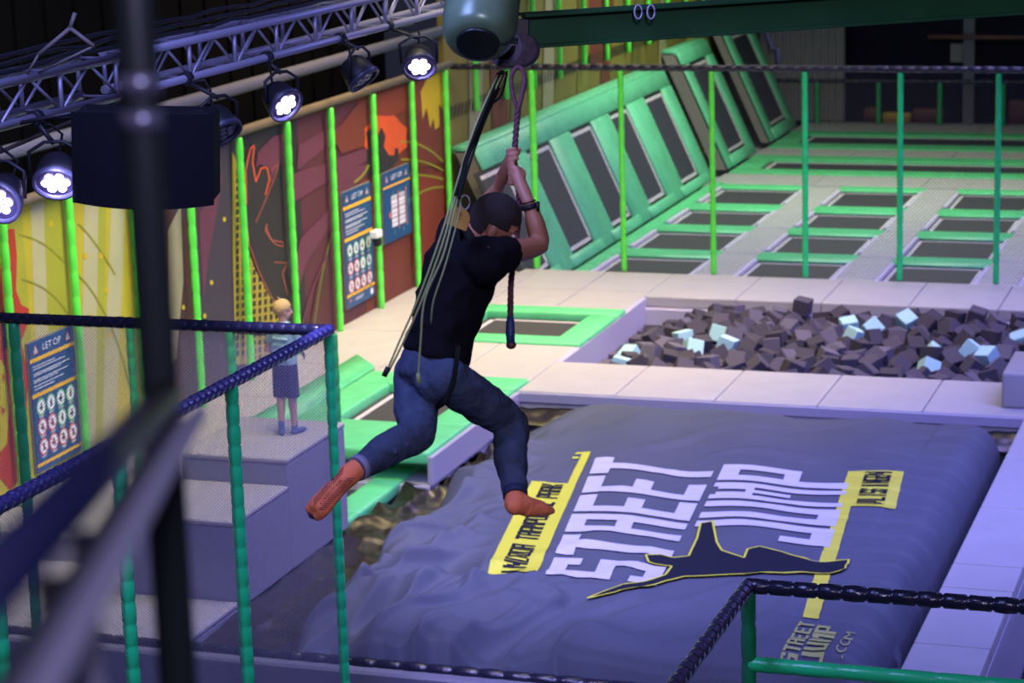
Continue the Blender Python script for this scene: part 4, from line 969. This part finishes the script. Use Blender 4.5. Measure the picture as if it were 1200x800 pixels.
def grip(bm, wr, off, s=1.0, flip=1):
    """palm beside the rope, four fingers curled round it, thumb from the palm's side"""
    c = rope_c+rdir*off; w_ = (c-wr); ra = (w_-rdir*w_.dot(rdir)).normalized(); sd_ = rdir.cross(ra).normalized()*flip
    pc2 = c-ra*.030+sd_*.006
    limb(bm, [wr, wr.lerp(pc2, .45), pc2-rdir*.0], [.024, .028, .026], 12)
    for k in (-1, 0, 1): limb(bm, [wr.lerp(pc2, .5)+rdir*k*.014, pc2+rdir*k*.024], [.020, .016], 10, 2)
    for k in range(4):
        h = (k-1.5)*.0205; ln = (1.0, 1.12, 1.06, .86)[k] if flip > 0 else (.86, 1.06, 1.12, 1.0)[k]; pts = []
        for j in range(7):
            a = PI+(-.75+j*.62*ln)*-1; pts.append(c+rdir*(h+.002*j)+ra*math.cos(a)*.026+sd_*math.sin(a)*.026*1)
        pts = [pc2+rdir*h*1.1]+pts
        limb(bm, pts, [.0115, .0105, .0102, .010, .0098, .0094, .009, .0082], 8, 2)
    tb = wr.lerp(pc2, .55)+rdir*.018
    limb(bm, [tb, tb.lerp(c, .55)+rdir*.03-sd_*.024, c+rdir*.040-sd_*.018+ra*.012], [.014, .0115, .0095], 8, 3)
grip(bd, wrR, -.028, 1, 1); grip(bd, wrL, .045, 1, -1)
wobj('body', remesh(bd, .0058, 3), skin, man)
hair(hc_, f_, u_h, .96, mat('dark short hair', (.022, .015, .011), .9, bump=.6, bscale=160), man, side=-.035, fringe=.05); eyes(hc_, f_, u_h, .96, man)
# shirt
sb = NB(); hem = pel.lerp(chest, .17)
tube(sb, [hem, pel.lerp(chest, .4), pel.lerp(chest, .7), chest, chest.lerp(nk, .6), nk.lerp(nk0, .35)], [(.172, .13), (.160, .128), (.172, .138), (.192, .148), (.185, .12), (.10, .08)], 28, ref=sh_ax)
limb(sb, [pel.lerp(chest, .5)+CAMR*.03, chest+CAMR*.05-CAMU*.03, shR-CAMU*.03], [.08, .09, .075], 16)
for a, e, el in ((shR, .42, elR), (shL, .62, elL)):
    tube(sb, [a.lerp(chest, .45), a.lerp(chest, .12), a.lerp(el, .12), a.lerp(el, e-.12)-CAMU*.006, a.lerp(el, e-.04)-CAMU*.010], [.09, .088, .076, .073, .075], 18)
# a few folds: soft ridges across the back
def wrinkle(b, amp, ax, sc):
    b.normal_update(); q = ax.normalized()
    for v in b.verts:
        p = v.co-q*v.co.dot(q)*.65; v.co += v.normal*amp*((1-abs(noise.noise(p*sc))*3)*.7+noise.noise(v.co*sc*2.2)*.5)
    return b
shirt = wobj('shirt', wrinkle(remesh(sb, .008, 5), .010, sh_ax+CAMU*.5, 9), mat('black cotton', (.0065, .006, .008), .95, spec=.12, bump=.25, bscale=22), man)
# harness yoke
b = NB(); q = M_(534, 250, 9.42)
for s_ in (-1, 1): tube(b, [q, nk+sh_ax*s_*.10+CAMB*.10, nk+sh_ax*s_*.13-CAMU*.04-CAMB*.02], [(.018, .006)]*3, 8, ref=CAMR)
tube(b, [q, chest+CAMB*.145, pel.lerp(chest, .3)+CAMB*.135, hem+CAMB*.13], [(.022, .006)]*4, 8, ref=sh_ax); wobj('harness', b, strap, man)
b = NB()
tube(b, [M_(537, 405, 9.25), M_(535, 425, 9.25), M_(532, 445, 9.27), M_(524, 466, 9.32), M_(512, 474, 9.42)], [(.026, .006)]*5, 8, ref=sh_ax)
wobj('leg_strap', b, strap, man)
b = NB(); c = M_(537, 256, 9.20); ax_u = (M_(548, 226, 9.3)-M_(520, 300, 9.3)).normalized(); ax_s = CAMR*.9+CAMB*.0; ax_s = (ax_s-ax_u*ax_s.dot(ax_u)).normalized()
ps = [c+ax_s*.045*math.cos(a*PI/8)+ax_u*.045*math.sin(a*PI/8) for a in range(9)]+[c-ax_s*.045-ax_u*.035, c+ax_s*.045-ax_u*.035]
nrm = ax_s.cross(ax_u); vs = [b.verts.new(p+nrm*.004) for p in ps]; vs2 = [b.verts.new(p-nrm*.010) for p in ps]; b.faces.new(vs); b.faces.new(list(reversed(vs2)))
for i in range(len(vs)): k = (i+1) % len(vs); b.faces.new((vs[i], vs2[i], vs2[k], vs[k]))
bmesh.ops.recalc_face_normals(b, faces=b.faces); pt = wobj('harness_patch', b, mat('orange yellow patch', (.42, .22, .01), .6), man); pt['label'] = 'orange yellow padded patch between the shoulders'
b = text_bm('2', .018, .026)
for v in b.verts: v.co = c+nrm*.007+ax_s*v.co.x+ax_u*(v.co.y+.012)
wobj('patch_number', b, rubber, man)
b = NB(); q = M_(545, 237, 9.33); tube(b, [q+CAMR*.018*math.cos(a*PI/8)+CAMU*.028*math.sin(a*PI/8) for a in range(17)], .004, 6); wobj('carabiner', b, steel, man)
# jeans
jb = NB(); tube(jb, [hem+(hem-pel)*.2, pel.lerp(hem, .4), pel, pel-CAMU*.05], [(.158, .122), (.165, .128), (.165, .13), (.12, .10)], 26, ref=sh_ax)
ball(jb, pel-CAMU*.01-sh_ax*.07+CAMB*.03, (.085, .085, .085)); ball(jb, pel-CAMU*.01+sh_ax*.07+CAMB*.03, (.085, .085, .085))
for h, k, a, q in ((hpR, knR, anR, 1), (hpL, knL, anL, 0)):
    mid = h.lerp(k, .5); cm = k.lerp(a, .42); bk = -CAMR*.008+CAMB*.01
    limb(jb, [h, mid, k+(CAMR*.004), cm+bk, k.lerp(a, .80), k.lerp(a, .93)], [.088, .088, .073, .068, .054, .047], 20, 5)
    for j in range(5):   # creases behind the knee and at the shin
        c = k.lerp(h if j % 2 else a, .12+.10*j); dn = (a-k).normalized(); u, v = frame_of(dn)
        rr = .074; limb(jb, [c+CAMB*rr*.82-CAMR*rr*.6, c+CAMB*rr+CAMU*.012, c+CAMB*rr*.75+CAMR*rr*.65], [.008, .013, .008], 8)
wobj('jeans', wrinkle(remesh(jb, .008, 4), .005, CAMR+CAMU*.3, 13), mat('blue denim', (.052, .072, .115), .85, spec=.2, bump=.35, bscale=45, var=.22, vscale=14), man)
# socks
orange = mat('orange sock', (1.0, .26, .10), .8, bump=.3, bscale=60)
def sock(an, heel, ball_, toe, up_, name='sock'):
    b = NB(); limb(b, [an, an.lerp(heel, .55)], [.042, .044], 14); sw = ((ball_-heel).cross(up_)).normalized()
    limb(b, [heel+up_*.012, heel.lerp(ball_, .5)+up_*.014, ball_+up_*.004], [.037, .036, .032], 14)
    for k in (-1, 1): limb(b, [heel.lerp(ball_, .4)+sw*k*.010, ball_+sw*k*.019, toe+sw*k*.017], [.030, .027, .017], 12)
    limb(b, [an, heel.lerp(ball_, .45)+up_*.024], [.040, .032], 12)
    for k in range(5): limb(b, [ball_+sw*(k-2)*.017, toe+sw*(k-2)*.0145+(toe-ball_)*(.10-.05*abs(k-1))], [.014, .0125 if k else .015], 8, 2)
    return wobj(name, remesh(b, .006, 4), orange, man), sw
upR = V((0, 0, 1)); hR = M_(603, 596, 9.42); bR = M_(632, 596, 9.52); tR = M_(642, 597, 9.56)
sock(anR, hR, bR, tR, CAMU*.95+CAMB*.2)
hL = M_(402, 562, 9.07); bL = M_(376, 592, 9.08); tL = M_(368, 601, 9.10); upL = (-CAMB*.93+CAMR*.25-CAMU*.1).normalized()
hL2 = hL-upL*.0; so, sw = sock(anL, hL, bL, tL, upL)
# grip print on the sole
b = NB(); dl_ = (bL-hL).normalized(); nl = -upL
dgs = bpy.context.evaluated_depsgraph_get(); dgs.update()
off = so.matrix_world.translation if False else V(so.parent.location)
def on_sole(a, s_):
    o_ = hL+dl_*a+sw*s_+nl*.12; ok, loc, no, _ = so.ray_cast(o_-off, -nl); return (loc+off+nl*.0018) if ok else None
for i in range(17):
    a = -.015+i*.0098
    for s_ in (-1, 1):
        q0 = on_sole(a, s_*.011); q1 = on_sole(a-.012, s_*.023); q2 = on_sole(a-.022, s_*.032)
        if q0 and q1: tube(b, [q0, q1], .0016, 5)
        if q1 and q2: tube(b, [q1, q2], .0016, 5)
wobj('sole_grip', b, mat('maroon grip print', (.10, .015, .05), .5), man)
tx = text_bm('STREETJUMP', .125, .014); okv = True
for v in tx.verts:
    q = on_sole(.060-v.co.x, (v.co.y)); v.co = q if q else hL+dl_*(.060-v.co.x)+sw*v.co.y+nl*.04
wobj('sole_lettering', tx, MATS['maroon grip print'], man)
b = NB(); a = tL+(tL-bL)*.3; tube(b, [tL-sw*.028, tL+(tL-bL).normalized()*.012, tL+sw*.028], [.012, .016, .012], 10); wobj('toe_tip', b, mat('dark toe', (.04, .015, .035), .7), man)
for k_, a_ in ((knR, anR), (knL, anL)):
    b = NB(); tube(b, [k_.lerp(a_, .90), k_.lerp(a_, .985)], [.051, .050], 18)
    if a_ is anL: wobj('cuff', b, mat('pale cuff', (.26, .24, .36), .8), man)
    else: wobj('cuff', b, mat('dark cuff', (.02, .03, .08), .8), man)
# watch and bands on the right wrist
wd_ = (wrR-elR).normalized()
def ringd(c, r, h, m, name, n_=20):
    u, v = frame_of(wd_); b = NB(); tube(b, [c+(u*math.cos(a*2*PI/n_)+v*math.sin(a*2*PI/n_))*r for a in range(n_+1)], [(h, .004)]*(n_+1), 8, ref=wd_); wobj(name, b, m, man)
ringd(elR.lerp(wrR, .88), .032, .011, rubber, 'watch_strap'); ringd(elR.lerp(wrR, .99), .029, .003, rubber, 'wristband')
b = NB(); c = elR.lerp(wrR, .88)+CAMR*.033+CAMB*.012; tube(b, [c-CAMR*.006, c+CAMR*.008], [.022, .020], 16); wobj('watch', b, rubber, man)

# ---- child on the block
base = at(338, 509, Z=.68); base.x = min(base.x, -8.25)
H = 1.20
kid = thing('person', 'child in pale blue T-shirt and navy shorts standing on the grey block', 'person', tuple(base))
fx_ = (CAMR*1.0+V((0, .35, 0))); fx_.z = 0; fx_.normalize(); right = fx_.cross(V((0, 0, 1)))
sx_ = (CAMR*.9-V((0, .25, 0))); sx_.z = 0; sx_.normalize()
Z = lambda h, a=0, d_=0: base+V((0, 0, h*H))+sx_*a+sx_.cross(V((0, 0, 1)))*-d_
kb = NB()
tube(kb, [Z(.48), Z(.58), Z(.70), Z(.79), Z(.84)], [(.085, .065), (.078, .06), (.095, .066), (.10, .06), (.05, .04)], 18, ref=sx_)
limb(kb, [Z(.80), Z(.90)], [.036, .034])
khc = Z(.925, .005, .01); kf = (CAMR*.9+V((0, .45, -.1))).normalized(); head(kb, khc, kf, V((0, 0, 1)), .74)
for s_, el_, wr_ in ((-1, (.62, -.165, .03), (.60, -.13, .16)), (1, (.64, .145, .03), (.58, .12, .14))):
    a, e, w_ = Z(.79, .088*s_), Z(*el_), Z(*wr_)
    limb(kb, [a, e, w_], [.032, .024, .017]); hd = (w_-e).normalized(); limb(kb, [w_, w_+hd*.035], [.018, .017])
    for k in range(4): limb(kb, [w_+hd*.03+V((0, 0, (k-1.5)*.011)), w_+hd*.06+V((0, 0, (k-1.5)*.012))-V((0, 0, .004)), w_+hd*.078+V((0, 0, (k-1.5)*.010))-V((0, 0, .014))], [.007, .0065, .006], 6, 2)
    limb(kb, [w_+hd*.01, w_+hd*.035+V((0, 0, .028))], [.009, .007], 6, 2)
for s_, sp_, fwd in ((-1, .052, -.02), (1, .050, .03)):
    limb(kb, [Z(.48, .045*s_), Z(.27, .05*s_, fwd*.3), Z(.05, s_*sp_, fwd)], [.060, .040, .026])
wobj('body', remesh(kb, .007, 3), skin_b, kid)
hair(khc, kf, V((0, 0, 1)), .76, mat('blond hair', (.50, .33, .12), .7, bump=.5, bscale=120), kid, side=-.02, fringe=.04)
b = NB(); tube(b, [khc+V((0, 0, .085))-kf*.02, khc+V((0, 0, .105))-kf*.03, khc+V((0, 0, .118))-kf*.045], [.012, .007, .002], 6); wobj('hair_tuft', b, MATS['blond hair'], kid)
eyes(khc, kf, V((0, 0, 1)), .74, kid)
kb = NB(); tube(kb, [Z(.53), Z(.60), Z(.70), Z(.79), Z(.845)], [(.118, .088), (.108, .082), (.112, .084), (.112, .074), (.055, .045)], 22, ref=sx_)
for s_, el_ in ((-1, (.62, -.165, .03)), (1, (.64, .145, .03))):
    a, e = Z(.79, .088*s_), Z(*el_); tube(kb, [a-sx_*s_*.03, a, a.lerp(e, .5), a.lerp(e, .62)], [.04, .048, .046, .046], 14)
for k in range(4): limb(kb, [Z(.58+.05*k, -.07, -.075), Z(.57+.05*k, .06, -.085)], [.008, .010], 8)
wobj('shirt', remesh(kb, .008, 4), mat('pale blue cotton', (.22, .38, .38), .8, bump=.2, bscale=30), kid)
kb = NB(); tube(kb, [Z(.55), Z(.50), Z(.46)], [(.108, .084), (.114, .09), (.11, .085)], 20, ref=sx_)
for s_ in (-1, 1): tube(kb, [Z(.49, .050*s_), Z(.40, .054*s_), Z(.285, .058*s_)], [.066, .064, .062], 16)
wobj('shorts', remesh(kb, .008, 3), mat('navy cotton', (.012, .013, .05), .8, bump=.2, bscale=30), kid)
for s_, sp_, fwd, fdv in ((-1, .052, -.02, -.25), (1, .050, .03, .5)):
    a = Z(.10, s_*sp_, fwd); f0 = Z(.022, s_*sp_, fwd); dirf = (fx_*.5+V((-.0, .8, 0))*1 if s_ > 0 else V((-.35, .75, 0))).normalized()
    b = NB(); limb(b, [a, f0+V((0, 0, .012))], [.029, .027]); limb(b, [f0-dirf*.02, f0+dirf*.06, f0+dirf*.125-V((0, 0, .004))], [.025, .025, .018]); wobj('sock', remesh(b, .006, 3), mat('slate blue sock', (.07, .11, .26), .8), kid)

# ================================================================== NEAR BLURRED RAILING
c = at(183, 400, D=2.6)
b = NB(); tube(b, [(c.x, c.y, 3.5), (c.x, c.y, 7.6)], .0225, 20)
t = thing('support_post', 'dark out-of-focus upright post close to the viewer at left', 'post', (c.x, c.y, 3.5)); wobj('shaft', b, mat('near black paint', (.010, .013, .013), .35), t)
for z_ in (at(183, 90, D=2.6).z, at(183, 133, D=2.6).z):
    b = NB(); tube(b, [(c.x, c.y, z_-.012), (c.x, c.y, z_+.012)], .0235, 20); wobj('ring', b, mat('grey clamp ring', (.10, .10, .14), .3, .5), t)
t = thing('hand_rail', 'blurred dark slanting handrail with grey board, close at lower left', 'railing', tuple(at(100, 600, D=2.5)))
b = NB(); tube(b, [at(196, 464, D=2.6), at(-40, 715, D=1.2)], [.017, .019], 16); wobj('top_rail', b, mat('navy black paint', (.006, .007, .030), .4), t)
a0, a1 = at(211, 500, D=2.62), at(-40, 925, D=1.2); dd = (a1-a0).normalized(); nn = CAMB.cross(dd).normalized()
b = NB(); obox(b, (a0+a1)/2, dd, nn, dd.cross(nn), (a1-a0).length/2, .034, .006, .003); wobj('board', b, mat('grey board', (.20, .20, .26), .6), t)
q = at(98, 625, D=1.95); b = NB(); tube(b, [(q.x, q.y, q.z), (q.x, q.y, q.z-1.0)], .009, 12); wobj('baluster', b, MATS['grey board'], t)
q = at(64, 680, D=1.9); b = NB(); tube(b, [(q.x, q.y, q.z), (q.x, q.y, q.z-1.0)], .014, 12); wobj('baluster', b, mat('brown black paint', (.02, .017, .014), .5), t)
